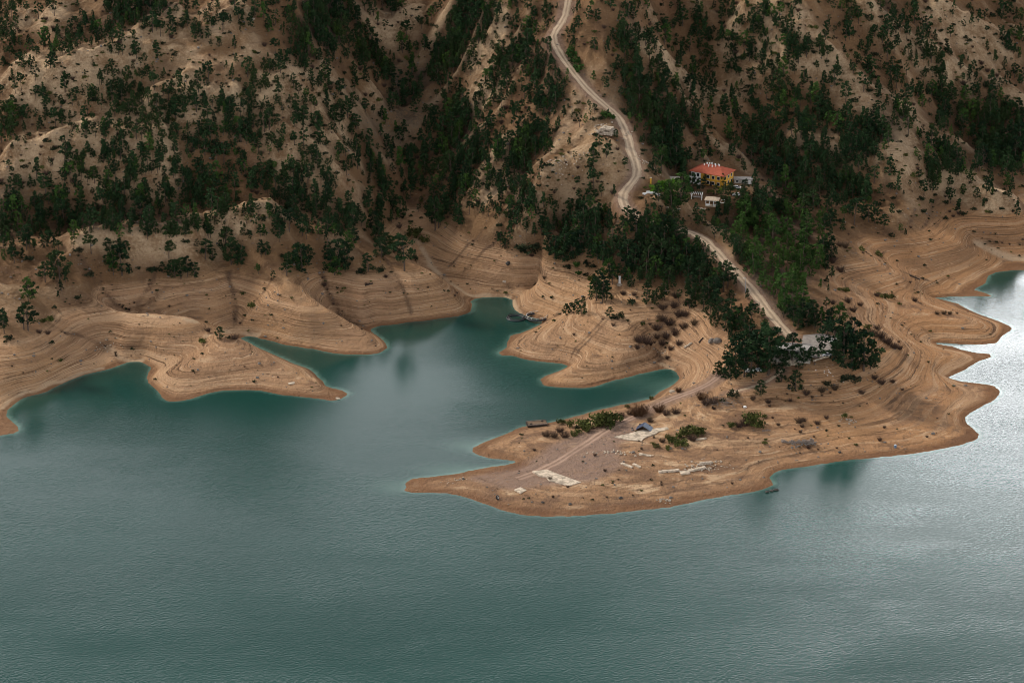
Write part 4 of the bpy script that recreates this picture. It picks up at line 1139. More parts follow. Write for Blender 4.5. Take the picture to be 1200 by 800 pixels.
def place_pine(p):
    v = PINES[p['var']]
    root = bpy.data.objects.new('pine_tree', None); COL.objects.link(root)
    root.empty_display_size = 0.3
    root.location = (p['x'], p['y'], p['z'] - 0.1); root.rotation_euler = (0, 0, p['rz']); root.scale = (p['H'] * p['wd'], p['H'] * p['wd'], p['H'])
    c = bpy.data.objects.new('crown', v['crown'][p['tint']]); t = bpy.data.objects.new('trunk', v['trunk'])
    for o in (c, t): o.parent = root; COL.objects.link(o)
    tag(root, p['label'], 'pine tree', p['group'])


name_plants(near_p, lambda p: 'pine', lambda p: f"{psize(p)} {ADJ[PINES[p['var']]['kind']]} {'bright green' if p['tint'] == 'young' else 'dark green'}")
for p in near_p: place_pine(p)
BADJ = {'dark': 'dark green bush', 'olive': 'olive green bush', 'green': 'green bush', 'bright': 'bright green bush', 'dry': 'dry brown bush', 'rust': 'rusty red bush'}
name_plants(near_b, lambda p: BADJ[p['tint']], lambda p: 'large' if p['h'] >= 12 else ('low' if p['h'] < 7 else 'rounded'))
for p in near_b:
    o = bpy.data.objects.new('bush', BUSHES[p['tint']][p['var']]); COL.objects.link(o)
    s_ = p['H'] * 0.95
    wide = {'dry': 1.5, 'rust': 1.25, 'dark': 1.25}.get(p['tint'], 0.95)
    if p['tint'] in ('dry', 'rust'): s_ *= 0.85
    o.location = (p['x'], p['y'], p['z'] - 0.08 * s_); o.rotation_euler = (0, 0, p['rz']); o.scale = (s_ * wide * p['wd'] * 0.9, s_ * wide * 0.9, s_)
    tag(o, p['label'], 'bush', p['group'])


def raw_pine(p):
    v = PINES[p['var']]
    tr = v['tf'][:, [0, 1, 2, 0, 2, 3]].reshape(-1)
    return np.concatenate([v['lc'], v['tc'][tr]]), np.concatenate([v['lt'], np.full(len(tr), 0.4)]), None, (p['H'] * p['wd'], p['H'] * p['wd'], p['H'])


def raw_pine_split(p):
    c, t, _, sc = raw_pine(p)
    nl = len(PINES[p['var']]['lc']) // 3
    slot = np.full(len(c) // 3, 2); slot[:nl] = 1 if p['tint'] == 'young' else 0
    return c, t, slot, sc


def merged_slots(name, items, raw, mats, label, cat):
    CO = []; TN = []; FI = []
    for p in items:
        c, t, slot, sc = raw(p)
        ca, sa = math.cos(p['rz']), math.sin(p['rz'])
        q = c * np.array(sc)
        CO.append(np.stack([q[:, 0] * ca - q[:, 1] * sa + p['x'], q[:, 0] * sa + q[:, 1] * ca + p['y'], q[:, 2] + p['z'] - 0.1], 1))
        TN.append(np.clip(t + grng.normal(0, 0.2), 0, 1)); FI.append(slot)
    co = np.concatenate(CO); fi = np.concatenate(FI).astype(np.int32)
    o = mesh_np(name, co, np.arange(len(co)).reshape(-1, 3), None, False, {'tone': np.concatenate(TN)})
    for m in mats: o.data.materials.append(m)
    o.data.polygons.foreach_set('material_index', fi)
    return tag(o, label, cat, None, 'stuff')


merged_slots('pine_wood', far_p, raw_pine_split, [M_PINE, M_YOUNG, M_BARK], 'scattered dark pine wood covering the slopes of the hills behind the lake', 'wood')
BT = ['dark', 'olive', 'green', 'bright', 'dry', 'rust']


def raw_bush(p):
    c, t = BRAW[(p['tint'], p['var'])]
    s_ = p['H'] * 0.95
    return c, t, np.full(len(c) // 3, BT.index(p['tint'])), (s_ * 1.1, s_ * 1.1, s_)


merged_slots('hill_scrub', far_b, raw_bush, [M_BUSH, M_OLIVE, M_YOUNG, M_BRIGHT, M_DRY, M_RUST], 'low scattered scrub dotting the bare slopes of the hills', 'scrub')

# ================================================================== BUILT THINGS
def plain(name, col, rough=0.8, var=0.25, scale=1.2, spec=0.25, metal=0.0):
    t = NT(name)
    n_ = t.noise(t.pos(), scale, 4, 0.6)
    c = t.mix(t.ramp(n_, 0.3, 0.7), tuple(k * (1 - var) for k in col), tuple(min(1, k * (1 + var * 0.5)) for k in col))
    t.b.inputs['Metallic'].default_value = metal
    return t.done(c, rough, spec, t.bump(n_, 0.3, 0.05))


M = dict(
    white=plain('white_paint', (0.74, 0.73, 0.70), 0.6, 0.12), yellow=plain('yellow_render', (0.62, 0.33, 0.045), 0.85, 0.15, 0.6),
    red=plain('red_tiles', (0.36, 0.085, 0.045), 0.8, 0.2, 1.5), glass=plain('dark_glass', (0.02, 0.025, 0.03), 0.12, 0.1, 1.0, 0.5),
    concrete=plain('pale_concrete', (0.36, 0.32, 0.275), 0.9, 0.3, 0.7), slab=plain('weathered_slab', (0.50, 0.41, 0.31), 0.92, 0.5, 0.6),
    grey=plain('grey_concrete', (0.30, 0.28, 0.26), 0.9, 0.25, 0.8), tan=plain('tan_shingle', (0.42, 0.33, 0.24), 0.85, 0.2),
    asphalt=plain('worn_paving', (0.24, 0.21, 0.185), 0.95, 0.25, 0.5), wood=plain('weathered_planks', (0.16, 0.105, 0.065), 0.9, 0.35, 2.0),
    darkwood=plain('dark_timber', (0.035, 0.026, 0.02), 0.9, 0.3), tarblue=plain('blue_grey_sheet', (0.20, 0.235, 0.30), 0.45, 0.25, 1.0, 0.4),
    tardark=plain('dark_blue_sheet', (0.045, 0.06, 0.11), 0.6, 0.2), rubber=plain('black_rubber', (0.02, 0.02, 0.02), 0.7, 0.2),
    stone=plain('pale_limestone', (0.42, 0.345, 0.265), 0.92, 0.4, 1.5), rock=plain('grey_boulder', (0.17, 0.145, 0.125), 0.95, 0.35, 1.2),
    darkrock=plain('wet_rock', (0.05, 0.042, 0.036), 0.6, 0.3), silver=plain('silver_paint', (0.42, 0.44, 0.46), 0.35, 0.08, 1.0, 0.5),
    pipe=plain('black_plastic_pipe', (0.03, 0.032, 0.036), 0.45, 0.2, 2.0, 0.4), palepipe=plain('pale_plastic_pipe', (0.48, 0.46, 0.42), 0.5, 0.2, 2.0, 0.4),
    blue=plain('blue_plastic', (0.05, 0.14, 0.26), 0.4, 0.15), metal=plain('grey_metal', (0.25, 0.26, 0.27), 0.5, 0.15), drift=plain('grey_driftwood', (0.21, 0.165, 0.135), 0.95, 0.35, 2.0))


class MB:
    """collects shapes, builds one mesh object"""
    def __init__(self): self.v = []; self.f = []

    def add(self, co, fa):
        k = len(self.v); self.v += [tuple(map(float, c)) for c in co]; self.f += [tuple(k + i for i in f) for f in fa]; return self

    def box(self, c, s, rz=0.0, top=1.0, tilt=0.0):
        x, y, z = s[0] / 2, s[1] / 2, s[2] / 2
        ca, sa = math.cos(rz), math.sin(rz); ct, st = math.cos(tilt), math.sin(tilt)
        co = []
        for dz in (-1, 1):
            k = top if dz > 0 else 1.0
            for a, b in ((-1, -1), (1, -1), (1, 1), (-1, 1)):
                px, py, pz = a * x * k, b * y * k, dz * z
                px, pz = px * ct - pz * st, px * st + pz * ct
                co.append((c[0] + px * ca - py * sa, c[1] + px * sa + py * ca, c[2] + pz))
        return self.add(co, [(0, 3, 2, 1), (4, 5, 6, 7), (0, 1, 5, 4), (1, 2, 6, 5), (2, 3, 7, 6), (3, 0, 4, 7)])

    def prism(self, poly, z0, z1):
        n = len(poly)
        a_ = sum(poly[i][0] * poly[(i + 1) % n][1] - poly[(i + 1) % n][0] * poly[i][1] for i in range(n))
        if a_ < 0: poly = poly[::-1]
        co = [(p[0], p[1], z0) for p in poly] + [(p[0], p[1], z1) for p in poly]
        return self.add(co, [tuple(range(n))[::-1], tuple(range(n, 2 * n))] + [(i, (i + 1) % n, n + (i + 1) % n, n + i) for i in range(n)])

    def tube(self, p0, p1, r0, r1=None, sides=8):
        co, fa = tubes([(p0, r0, p1, r0 if r1 is None else r1)], sides)
        fa = [tuple(f) for f in fa] + [tuple(range(sides))[::-1], tuple(range(sides, 2 * sides))]
        return self.add(co, fa)

    def ring(self, R_, r, z, n=40, m=8, gap=None):
        co = []; fa = []
        for i in range(n):
            a = 2 * math.pi * i / n
            for j in range(m):
                b = 2 * math.pi * j / m
                co.append(((R_ + r * math.cos(b)) * math.cos(a), (R_ + r * math.cos(b)) * math.sin(a), z + r * math.sin(b)))
        for i in range(n):
            for j in range(m):
                fa.append((i * m + j, ((i + 1) % n) * m + j, ((i + 1) % n) * m + (j + 1) % m, i * m + (j + 1) % m))
        return self.add(co, fa)

    def hip(self, L, W, z, h, ridge, over=0.0, thick=0.18):
        x, y = L / 2 + over, W / 2 + over
        co = [(-x, -y, z), (x, -y, z), (x, y, z), (-x, y, z), (-x, -y, z + thick), (x, -y, z + thick), (x, y, z + thick), (-x, y, z + thick), (-ridge / 2, 0, z + thick + h), (ridge / 2, 0, z + thick + h)]
        return self.add(co, [(0, 3, 2, 1), (0, 1, 5, 4), (1, 2, 6, 5), (2, 3, 7, 6), (3, 0, 4, 7), (4, 5, 9, 8), (6, 7, 8, 9), (5, 6, 9), (7, 4, 8)])

    def build(self, name, mat, parent=None, bevel=0.0, smooth=False):
        me = bpy.data.meshes.new(name); me.from_pydata(self.v, [], self.f); me.update()
        if bevel:
            bm = bmesh.new(); bm.from_mesh(me)
            bmesh.ops.bevel(bm, geom=bm.edges[:], offset=bevel, segments=1, affect='EDGES'); bm.to_mesh(me); bm.free()
        me.materials.append(mat)
        if smooth: me.polygons.foreach_set('use_smooth', [True] * len(me.polygons))
        o = bpy.data.objects.new(name, me); COL.objects.link(o)
        if parent: o.parent = parent
        return o


def where(u, v):
    x, y = TER.hit(u, v); x, y = float(x[0]), float(y[0]); return x, y, float(TER.h(x, y))


def root_at(name, u, v, rz=0.0, dz=0.0):
    x, y, z = where(u, v)
    o = bpy.data.objects.new(name, None); COL.objects.link(o); o.empty_display_size = 0.5
    o.location = (x, y, max(z, 0) + dz); o.rotation_euler = (0, 0, rz)
    return o


def rocky(seed, s, n=26):
    g = np.random.default_rng(seed)
    bm = bmesh.new(); bmesh.ops.create_icosphere(bm, subdivisions=2, radius=1.0)
    ax = unit(7, g); of = g.uniform(0.55, 0.95, 7)
    co = np.array([v.co[:] for v in bm.verts])
    for a, o in zip(ax, of):
        d = co @ a; ex = np.maximum(d - o, 0); co -= ex[:, None] * a
    co *= np.array(s)
    fa = [tuple(v.index for v in f.verts) for f in bm.faces]
    bm.free(); return co, fa


# --- the yellow house
hz_ = R(-31)
house = root_at('house', 834.5, 213.5, hz_)
tag(house, 'two storey yellow house with red hipped roof and white chimneys above the lower road', 'house')
HL, HWd, HH = 16.5, 10.5, 5.6
MB().box((0, 0, HH / 2 - 0.6), (HL, HWd, HH + 1.2)).build('wall', M['yellow'], house)
MB().box((-HL / 2 + 2.6, -HWd / 2 - 0.06, HH / 2 - 0.1), (5.0, 0.16, HH - 0.3)).build('white_wall', M['white'], house)
rf = MB().hip(HL, HWd, HH, 2.7, 7.0, 0.9).build('roof', M['red'], house)
g_ = np.random.default_rng(3)
for cx_, cy_ in ((-3.6, -1.2), (-2.0, 0.9), (-1.2, -1.6), (-0.4, 0.2), (0.6, -1.4), (0.9, 1.0), (2.0, -0.8), (2.6, 0.9), (3.6, -0.2), (-2.7, -0.2)):
    zt = HH + 0.18 + 2.7 * min(1 - abs(cy_) / (HWd / 2 + .9), 1)
    MB().box((cx_, cy_, zt + 0.2), (0.42, 0.42, 1.0)).box((cx_, cy_, zt + 0.76), (0.52, 0.52, 0.12)).build('chimney', M['white'], rf)
MB().tube((0, 0, HH + 2.6), (0, 0, HH + 4.2), 0.04).build('mast', M['metal'], rf)


def window(par, c, w, h, rz, mat='white'):
    f = MB().box(c, (w + 0.24, 0.10, h + 0.24), rz).build('window', M[mat], par)
    n = (math.sin(rz), -math.cos(rz))
    MB().box((c[0] + n[0] * 0.04, c[1] + n[1] * 0.04, c[2]), (w, 0.06, h), rz).build('pane', M['glass'], f)


for zf in (1.4, 4.2):
    for xx in (0.6, 3.2, 5.9): window(house, (xx, -HWd / 2 - 0.04, zf), 1.3, 1.4, 0)
    for yy in (-3.0, 0.2, 3.2): window(house, (HL / 2 + 0.04, yy, zf), 1.2, 1.4, R(90))
    window(house, (-6.9, -HWd / 2 - 0.17, zf), 1.6, 1.7, 0); window(house, (-4.6, -HWd / 2 - 0.17, zf), 1.2, 1.7, 0)
    for yy in (-3.0, 3.0): window(house, (-HL / 2 - 0.04, yy, zf), 1.2, 1.4, R(-90))
for zf in (0.25, 3.0):
    b_ = MB().box((-5.7, -HWd / 2 - 0.95, zf), (5.2, 1.6, 0.18)).build('balcony', M['white'], house)
    r_ = MB()
    r_.box((-5.7, -HWd / 2 - 1.71, zf + 0.95), (5.2, 0.06, 0.08))
    for q in np.linspace(-8.25, -3.15, 14): r_.box((q, -HWd / 2 - 1.71, zf + 0.5), (0.06, 0.05, 0.86))
    r_.build('railing', M['white'], b_)
b_ = MB().box((4.5, -HWd / 2 - 0.75, 2.9), (4.4, 1.3, 0.18)).build('balcony', M['yellow'], house)
MB().box((4.5, -HWd / 2 - 1.34, 3.4), (4.4, 0.12, 0.85)).build('railing', M['yellow'], b_)
d_ = MB().box((2.0, -HWd / 2 - 0.04, 1.0), (1.1, 0.12, 2.1)).build('door', M['darkwood'], house)
MB().box((2.38, -HWd / 2 - 0.13, 1.0), (0.06, 0.06, 0.22)).build('handle', M['metal'], d_)

# --- grey annex, wall and terraces round the house
an = root_at('shed', 871, 214, R(-4)); tag(an, 'long low grey flat roofed shed right of the yellow house', 'shed')
MB().box((0, 0, 0.9), (8.4, 3.6, 2.2)).build('wall', M['concrete'], an)
MB().box((0, 0, 2.1), (9.0, 4.2, 0.22)).build('roof', M['grey'], an)
for xx in (-2.8, 0.0): window(an, (xx, -1.83, 1.2), 1.2, 0.9, 0)
MB().box((2.8, -1.84, 0.95), (1.1, 0.1, 1.9)).build('door', M['white'], an)


def low_wall(u0, v0, u1, v1, h, w, mat, name, label, cat):
    x0, y0, z0 = where(u0, v0); x1, y1, z1 = where(u1, v1)
    L = math.hypot(x1 - x0, y1 - y0); rz = math.atan2(y1 - y0, x1 - x0)
    g = np.random.default_rng(int(u0 * 7 + v0))
    m = MB(); n = max(2, int(L / 1.6))
    for i in range(n):
        q = (i + 0.5) / n
        cx_, cy_ = x0 + (x1 - x0) * q, y0 + (y1 - y0) * q; zg = float(TER.h(cx_, cy_))
        hh = h * g.uniform(0.85, 1.12)
        m.box((cx_, cy_, zg + hh / 2 - 0.25), (L / n - 0.012, w * g.uniform(0.93, 1.07), hh + 0.5), rz)
    o = m.build(name, M[mat], None)
    return tag(o, label, cat)


low_wall(753, 227.5, 774, 229, 0.9, 0.5, 'white', 'garden_wall', 'low white garden wall beside the road bend left of the house', 'wall')
low_wall(815, 243.5, 827, 244.5, 0.6, 0.5, 'stone', 'garden_wall', 'short pale stone edging under the garden kiosk', 'wall')
low_wall(780, 243, 797, 245, 0.6, 0.6, 'stone', 'stone_wall', 'broken pale stone wall in the trees below the garden', 'wall')
x, y, z = where(787, 211); o = MB().prism([(x - 4, y - 5), (x + 3.4, y - 5.6), (x + 4, y + 4.4), (x - 3.4, y + 5)], z - 1.2, z + 0.35).build('terrace', M['concrete'])
tag(o, 'pale paved garden terrace between road bend and yellow house', 'terrace')
gp = root_at('gate_post', 762.5, 215); tag(gp, 'orange gate post standing at the inside of the road bend', 'gate post')
MB().box((0, 0, 1.2), (0.7, 0.7, 2.8)).build('post', M['yellow'], gp); MB().box((0, 0, 2.7), (0.95, 0.95, 0.2)).build('cap', M['slab'], gp)

# --- kiosk with the tan roof, pergola beside it
ki = root_at('kiosk', 834.5, 240, R(-12)); tag(ki, 'open garden kiosk with tan hipped roof and white posts', 'kiosk')
MB().box((0, 0, 0.0), (5.8, 4.6, 0.5)).build('floor', M['slab'], ki)
MB().hip(5.6, 4.4, 2.75, 1.0, 2.4, 0.5, 0.14).build('roof', M['tan'], ki)
for a in (-1, -0.33, 0.33, 1):
    for b in (-1, 1): MB().box((a * 2.6, b * 2.0, 1.5), (0.24, 0.24, 2.5)).build('post', M['white'], ki)
MB().box((-1.72, -2.02, 0.65), (1.4, 0.1, 0.8)).box((1.72, -2.02, 0.65), (1.4, 0.1, 0.8)).box((0, 2.02, 0.65), (4.8, 0.1, 0.8)).build('railing', M['white'], ki)
pg = root_at('pergola', 816.5, 233, R(-8)); tag(pg, 'white garden pergola left of the tan roofed kiosk', 'pergola')
for a in (-1, 1):
    for b in (-1, 1): MB().box((a * 2.3, b * 1.5, 1.2), (0.26, 0.26, 2.6)).build('post', M['white'], pg)
p_ = MB()
for a in np.linspace(-2.6, 2.6, 7): p_.box((a, 0, 2.68), (0.22, 3.8, 0.2))
p_.build('rafters', M['white'], pg)
MB().box((0, 0.9, 0.45), (3.2, 0.5, 0.12)).box((0, 1.2, 0.75), (3.2, 0.1, 0.5)).box((-1.4, 0.9, 0.15), (0.12, 0.5, 0.5)).box((1.4, 0.9, 0.15), (0.12, 0.5, 0.5)).build('bench', M['grey'], pg)
sw = root_at('garden_arch', 847, 239, R(20)); tag(sw, 'small white garden arch right of the tan roofed kiosk', 'arch')
m = MB(); pr = None
for i in range(13):
    a = math.pi * i / 12; p = (1.0 * math.cos(a), 0, 1.2 + 1.0 * math.sin(a))
    if pr: m.tube(pr, p, 0.11)
    pr = p
m.tube((1, 0, -0.2), (1, 0, 1.2), 0.11).tube((-1, 0, -0.2), (-1, 0, 1.2), 0.11).build('frame', M['white'], sw)
MB().box((0, 0, 0.5), (1.8, 0.35, 0.1)).build('seat', M['white'], sw)


# --- cars
def car(u, v, rz, mat, label, group):
    r = root_at('parked_car', u, v, rz); tag(r, label, 'car', group)
    prof = [(-2.1, 0.35), (-2.15, 0.75), (-1.6, 0.92), (-1.25, 0.95), (-0.6, 1.42), (0.7, 1.45), (1.45, 0.98), (2.0, 0.9), (2.1, 0.6), (2.05, 0.35)]
    n = len(prof); co = []
    for s in (-1, 1):
        for a, b in prof: co.append((a, s * (0.86 if b < 1.1 else 0.66), b))
    fa = [tuple(range(n)), tuple(range(n, 2 * n))[::-1]] + [(i, n + i, n + (i + 1) % n, (i + 1) % n) for i in range(n)]
    MB().add(co, fa).build('body', M[mat], r)
    w_ = MB()
    for s in (-1, 1):
        q = [(-1.1, 1.0), (-0.6, 1.36), (0.66, 1.38), (1.25, 1.0)]
        w_.add([(a, s * (0.885 - 0.2 * (b - 0.95) / 0.47), b) for a, b in q], [(0, 1, 2, 3)[::s]])
    w_.add([(1.47, -0.68, 1.0), (1.47, 0.68, 1.0), (0.78, 0.56, 1.42), (0.78, -0.56, 1.42)], [(0, 1, 2, 3)])
    w_.build('windows', M['glass'], r)
    for a in (-1.3, 1.3):
        for s in (-1, 1): MB().tube((a, s * 0.70, 0.33), (a, s * 0.90, 0.33), 0.33, None, 14).build('wheel', M['rubber'], r)
    for s in (-1, 1): MB().box((2.06, s * 0.6, 0.72), (0.1, 0.3, 0.14)).build('headlight', M['silver'], r)


car(863, 221, R(-10), 'white', 'white parked car beside the low grey shed', 'parked cars')
car(863.5, 229.5, R(-6), 'white', 'white parked car on the slope below the grey shed', 'parked cars')
car(976, 400, R(25), 'white', 'white parked car at the back right corner of the paved car park', 'parked cars')
car(969, 417, R(10), 'silver', 'silver parked car at the front edge of the paved car park', 'parked cars')
car(878, 435.5, R(12), 'white', 'white parked car under the left peninsula grove, left of two', 'parked cars')
car(889, 435, R(12), 'silver', 'silver parked car under the left peninsula grove, right of two', 'parked cars')

# --- paved car park and concrete pavilion at the road end
pp = [where(a, b) for a, b in ((941, 393), (956, 391.5), (976, 394), (982, 401), (978, 411), (968, 417.5), (950, 419), (940, 408))]
q_ = np.array([(a, b) for a, b, _ in pp]); cen_ = q_.mean(0)
rings_ = np.linspace(0.0, 1.0, 9)
qq = catmull([tuple(k) for k in q_] + [tuple(q_[0])], 2.0)[:-1]
co = [(*cen_, 0)]; fa = []
for k in rings_[1:]:
    for p in qq: co.append((*(cen_ + (p - cen_) * k), 0))
nq = len(qq)
for j in range(nq): fa.append((0, 1 + j, 1 + (j + 1) % nq))
for r_ in range(len(rings_) - 2):
    for j in range(nq):
        a = 1 + r_ * nq + j; b = 1 + r_ * nq + (j + 1) % nq
        fa.append((a, a + nq, b + nq, b))
co = np.array(co); co[:, 2] = TER.h(co[:, 0], co[:, 1]) + 0.14
o = MB().add(co, fa).build('car_park', M['asphalt']); tag(o, kind='structure')

pv = root_at('pavilion', 928, 418, R(-9)); tag(pv, 'pale concrete pavilion with square columns half hidden by pines at the road end', 'pavilion')
MB().box((0, 0, -0.3), (15.5, 8.5, 1.4)).build('plinth', M['concrete'], pv)
MB().box((0, 1.6, 2.1), (13.6, 4.6, 3.4)).build('wall', M['concrete'], pv)
MB().box((0, 0.2, 4.0), (15.2, 8.0, 0.4)).box((0, 4.0, 4.36), (15.2, 0.3, 0.35)).box((0, -3.62, 4.36), (15.2, 0.3, 0.35)).build('roof', M['grey'], pv)
for a in np.linspace(-6.9, 6.9, 8): MB().box((a, -3.3, 2.1), (0.45, 0.45, 3.4)).build('column', M['concrete'], pv)
for a in (-4.6, -1.6, 1.6, 4.6): window(pv, (a, -0.74, 2.3), 1.9, 2.0, 0)
st_ = MB()
for k in range(3): st_.box((0, -4.5 - 0.4 * k, 0.1 - 0.22 * k), (4.0, 0.4, 0.5))
st_.build('steps', M['slab'], pv)
low_wall(902, 424.5, 917, 427.5, 0.6, 0.5, 'slab', 'terrace_wall', 'low pale terrace wall left of the concrete pavilion', 'wall')
low_wall(922, 428.5, 941, 427.5, 0.6, 0.7, 'slab', 'terrace_wall', 'long pale retaining wall under the concrete pavilion front', 'wall')
low_wall(953, 423.5, 972, 418, 0.5, 0.5, 'slab', 'kerb_wall', 'curved pale kerb along the front edge of the car park', 'wall')

# --- rubble heap by the gravel road
def block_pile(name, u, v, n, spread, size, mat, label, cat, seed, rz0=0.0):
    x, y, z = where(u, v); g = np.random.default_rng(seed)
    r = bpy.data.objects.new(name, None); COL.objects.link(r); r.location = (x, y, z); r.empty_display_size = 0.5
    for i in range(n):
        a, b = g.normal(0, spread[0] / 2), g.normal(0, spread[1] / 2)
        px, py = a * math.cos(rz0) - b * math.sin(rz0), a * math.sin(rz0) + b * math.cos(rz0)
        s = size * g.uniform(0.4, 1.3, 3) * np.array([0.65, 0.5, 0.38])
        hh = max(0, 1 - abs(a) / spread[0] - abs(b) / spread[1])
        co, fa = rocky(seed * 100 + i, s)
        o = MB().add(co, fa).build('stone', M[mat], r); o.rotation_euler = (g.normal(0, .2), g.normal(0, .2), g.random() * 6)
        o.location = (px, py, float(TER.h(x + px, y + py)) - z + s[2] * 0.4 + hh * size * 0.5 * g.random())
    return tag(r, label, cat)


rb = root_at('stacked_blocks', 711.5, 157, R(-22)); tag(rb, 'stacked pale stone blocks beside the gravel road', 'stone stack')
g_ = np.random.default_rng(8); m = MB()
for k in range(4):
    for i in range(7 - k):
        for j in range(3):
            if g_.random() < 0.85: m.box((-4.2 + i * 1.35 + k * 0.7 + g_.normal(0, .06), -1.6 + j * 1.5 + g_.normal(0, .06), 0.35 + k * 0.82), (1.28, 1.35, 0.76), g_.normal(0, 0.05))
m.build('blocks', M['stone'], rb, 0.04)
block_pile('rubble_heap', 703, 150, 26, (5, 4), 0.9, 'stone', 'loose pale rubble behind the stacked blocks near the road', 'rubble', 4)
block_pile('rubble_heap', 662, 189, 40, (13, 3.5), 0.9, 'stone', 'spread of pale rubble on the terrace left of the road bend', 'rubble', 5, R(5))
block_pile('rubble_heap', 648, 196, 22, (6, 2.5), 0.8, 'stone', 'small pale rubble patch left of the rubble terrace', 'rubble', 6)
block_pile('rubble_heap', 734, 157, 16, (4, 2), 0.8, 'stone', 'pale rocks on the outer verge of the gravel road curve', 'rubble', 7, R(60))
block_pile('rubble_heap', 757, 190, 34, (6, 1.5), 0.7, 'stone', 'pale stony bank right of the gravel road bend', 'rubble', 17, R(-20))

# --- round fish cages in the cove head
def fish_cage(u, v, Rr, label, dz, pale):
    x, y, z = where(u, v)
    r = bpy.data.objects.new('fish_cage', None); COL.objects.link(r); r.location = (x, y, dz)
    tag(r, label, 'fish cage', 'round fish cages at the cove head')
    MB().ring(Rr, 0.34, 0.12, 44, 8).build('float_collar', M['pipe'], r, 0, True)
    MB().ring(Rr - 0.7, 0.26, 0.10, 44, 8).build('inner_collar', M['pipe'], r, 0, True)
    MB().ring(Rr - 0.3, 0.12, 1.1, 44, 6).build('handrail', M['palepipe' if pale else 'pipe'], r, 0, True)
    for i in range(12):
        a = 2 * math.pi * i / 12
        MB().tube((Rr * math.cos(a), Rr * math.sin(a), 0.15), ((Rr - 0.3) * math.cos(a), (Rr - 0.3) * math.sin(a), 1.1), 0.09).build('stanchion', M['palepipe' if pale else 'pipe'], r)
    return r


fish_cage(604.5, 373, 3.9, 'dark round fish cage floating on the green water at the cove head', 0.05, False)
fish_cage(629, 373.5, 4.9, 'round fish cage with pale handrail stranded on the cove shore', 0.75, True)

# --- wooden raft on the shore
ra = root_at('wooden_raft', 629, 498.5, R(12), 0.1); tag(ra, 'old brown wooden raft lying on the shore beside the cove', 'raft')
for b in (-1.35, 1.35): MB().tube((-3.9, b, 0.5), (3.9, b, 0.5), 0.48, None, 12).build('float', M['darkwood'], ra)
m = MB()
for i in range(13): m.box((-3.8 + i * 0.633, 0, 1.1), (0.58, 3.9, 0.12))
m.build('deck', M['wood'], ra)
for b in (-1.98, 1.98): MB().box((0, b, 1.18), (8.0, 0.2, 0.42)).build('side_beam', M['drift'], ra)
MB().box((-4.02, 0, 0.9), (0.2, 4.1, 1.2)).build('end_board', M['darkwood'], ra)
MB().box((4.02, 0, 1.12), (0.2, 4.1, 0.4)).build('end_beam', M['darkwood'], ra)
for a, b in ((-2.6, -1.2), (2.4, 1.0)): MB().box((a, b, 1.34), (0.9, 0.7, 0.34)).build('crate', M['darkwood'], ra)

# --- blue grey shed on the flat
sh = root_at('collapsed_shed', 754.5, 503, R(-14)); tag(sh, 'collapsed shed with blue grey sheet roof beside the pale floor slab', 'shed')
def slope(a0, a1, z0, z1, w, mat, nm, par):
    m = MB(); n = 14
    for i in range(n):
        y0_ = -w / 2 + w * i / n; y1_ = y0_ + w / n; zz = 0.05 if i % 2 else 0.0
        m.add([(a0, y0_, z0 + zz), (a1, y0_, z1 + zz), (a1, y1_, z1 + zz), (a0, y1_, z0 + zz), (a0, y0_, z0 + zz - .06), (a1, y0_, z1 + zz - .06), (a1, y1_, z1 + zz - .06), (a0, y1_, z0 + zz - .06)],
              [(0, 1, 2, 3), (7, 6, 5, 4), (0, 4, 5, 1), (1, 5, 6, 2), (2, 6, 7, 3), (3, 7, 4, 0)])
    return m.build(nm, M[mat], par)
slope(-2.9, 0.0, 0.5, 2.3, 4.2, 'tardark', 'roof_sheet', sh)
slope(0.05, 3.4, 2.3, 0.25, 4.2, 'tarblue', 'roof_sheet', sh)
MB().box((-2.6, 0, 0.2), (0.2, 4.0, 0.9)).box((0, 2.0, 0.7), (4.6, 0.15, 1.6)).build('wall', M['wood'], sh)
MB().tube((0, -2.0, 0), (0, 2.0, 2.2), 0.08).build('pole', M['drift'], sh)


# --- old foundations laid bare on the spit
def slab(name, pix, h, mat, label, cat, sink=0.7):
    P3 = [where(a, b) for a, b in pix]
    zt = float(np.mean([p[2] for p in P3])) + h
    m = MB().prism([(p[0], p[1]) for p in P3], min(p[2] for p in P3) - sink, zt)
    return tag(m.build(name, M[mat], None), label, cat)


slab('foundation_slab', [(623.7, 554), (640.7, 551.6), (651, 555), (681, 565), (666, 569.5), (643, 563.7), (640, 559.5), (634, 559)], 0.5, 'slab', 'large pale broken concrete slab near the tip of the spit', 'slab')
slab('foundation_slab', [(602.4, 574.4), (610, 571), (617, 574.4), (610, 578.6)], 0.35, 'slab', 'small square pale slab left of the large broken slab', 'slab')
slab('floor_slab', [(719.4, 512.2), (735, 509), (749.7, 505), (770, 502), (788, 498.5), (789, 501), (772, 506), (768, 509), (756, 513), (751.5, 517), (737, 516)], 0.22, 'slab', 'wide pale cracked floor slab in front of the blue grey shed', 'slab')
slab('foundation_slab', [(796, 552.5), (807, 551.8), (809, 555), (798, 556.5)], 0.5, 'slab', 'small pale block at the corner of the two foundation walls', 'slab')
low_wall(771.7, 553.5, 796, 551.4, 0.7, 1.1, 'slab', 'foundation_wall', 'straight pale foundation wall stub left of the corner block', 'foundation')
low_wall(807, 552, 826.5, 548, 0.7, 1.2, 'slab', 'foundation_wall', 'pale foundation wall right of the corner block', 'foundation')
low_wall(820, 544.5, 834, 542.5, 0.9, 1.0, 'stone', 'foundation_wall', 'upper pale foundation wall behind the corner block', 'foundation')
low_wall(815.7, 515.5, 827.6, 513.6, 0.5, 0.7, 'slab', 'foundation_wall', 'single pale wall stub right of the olive thicket', 'foundation')
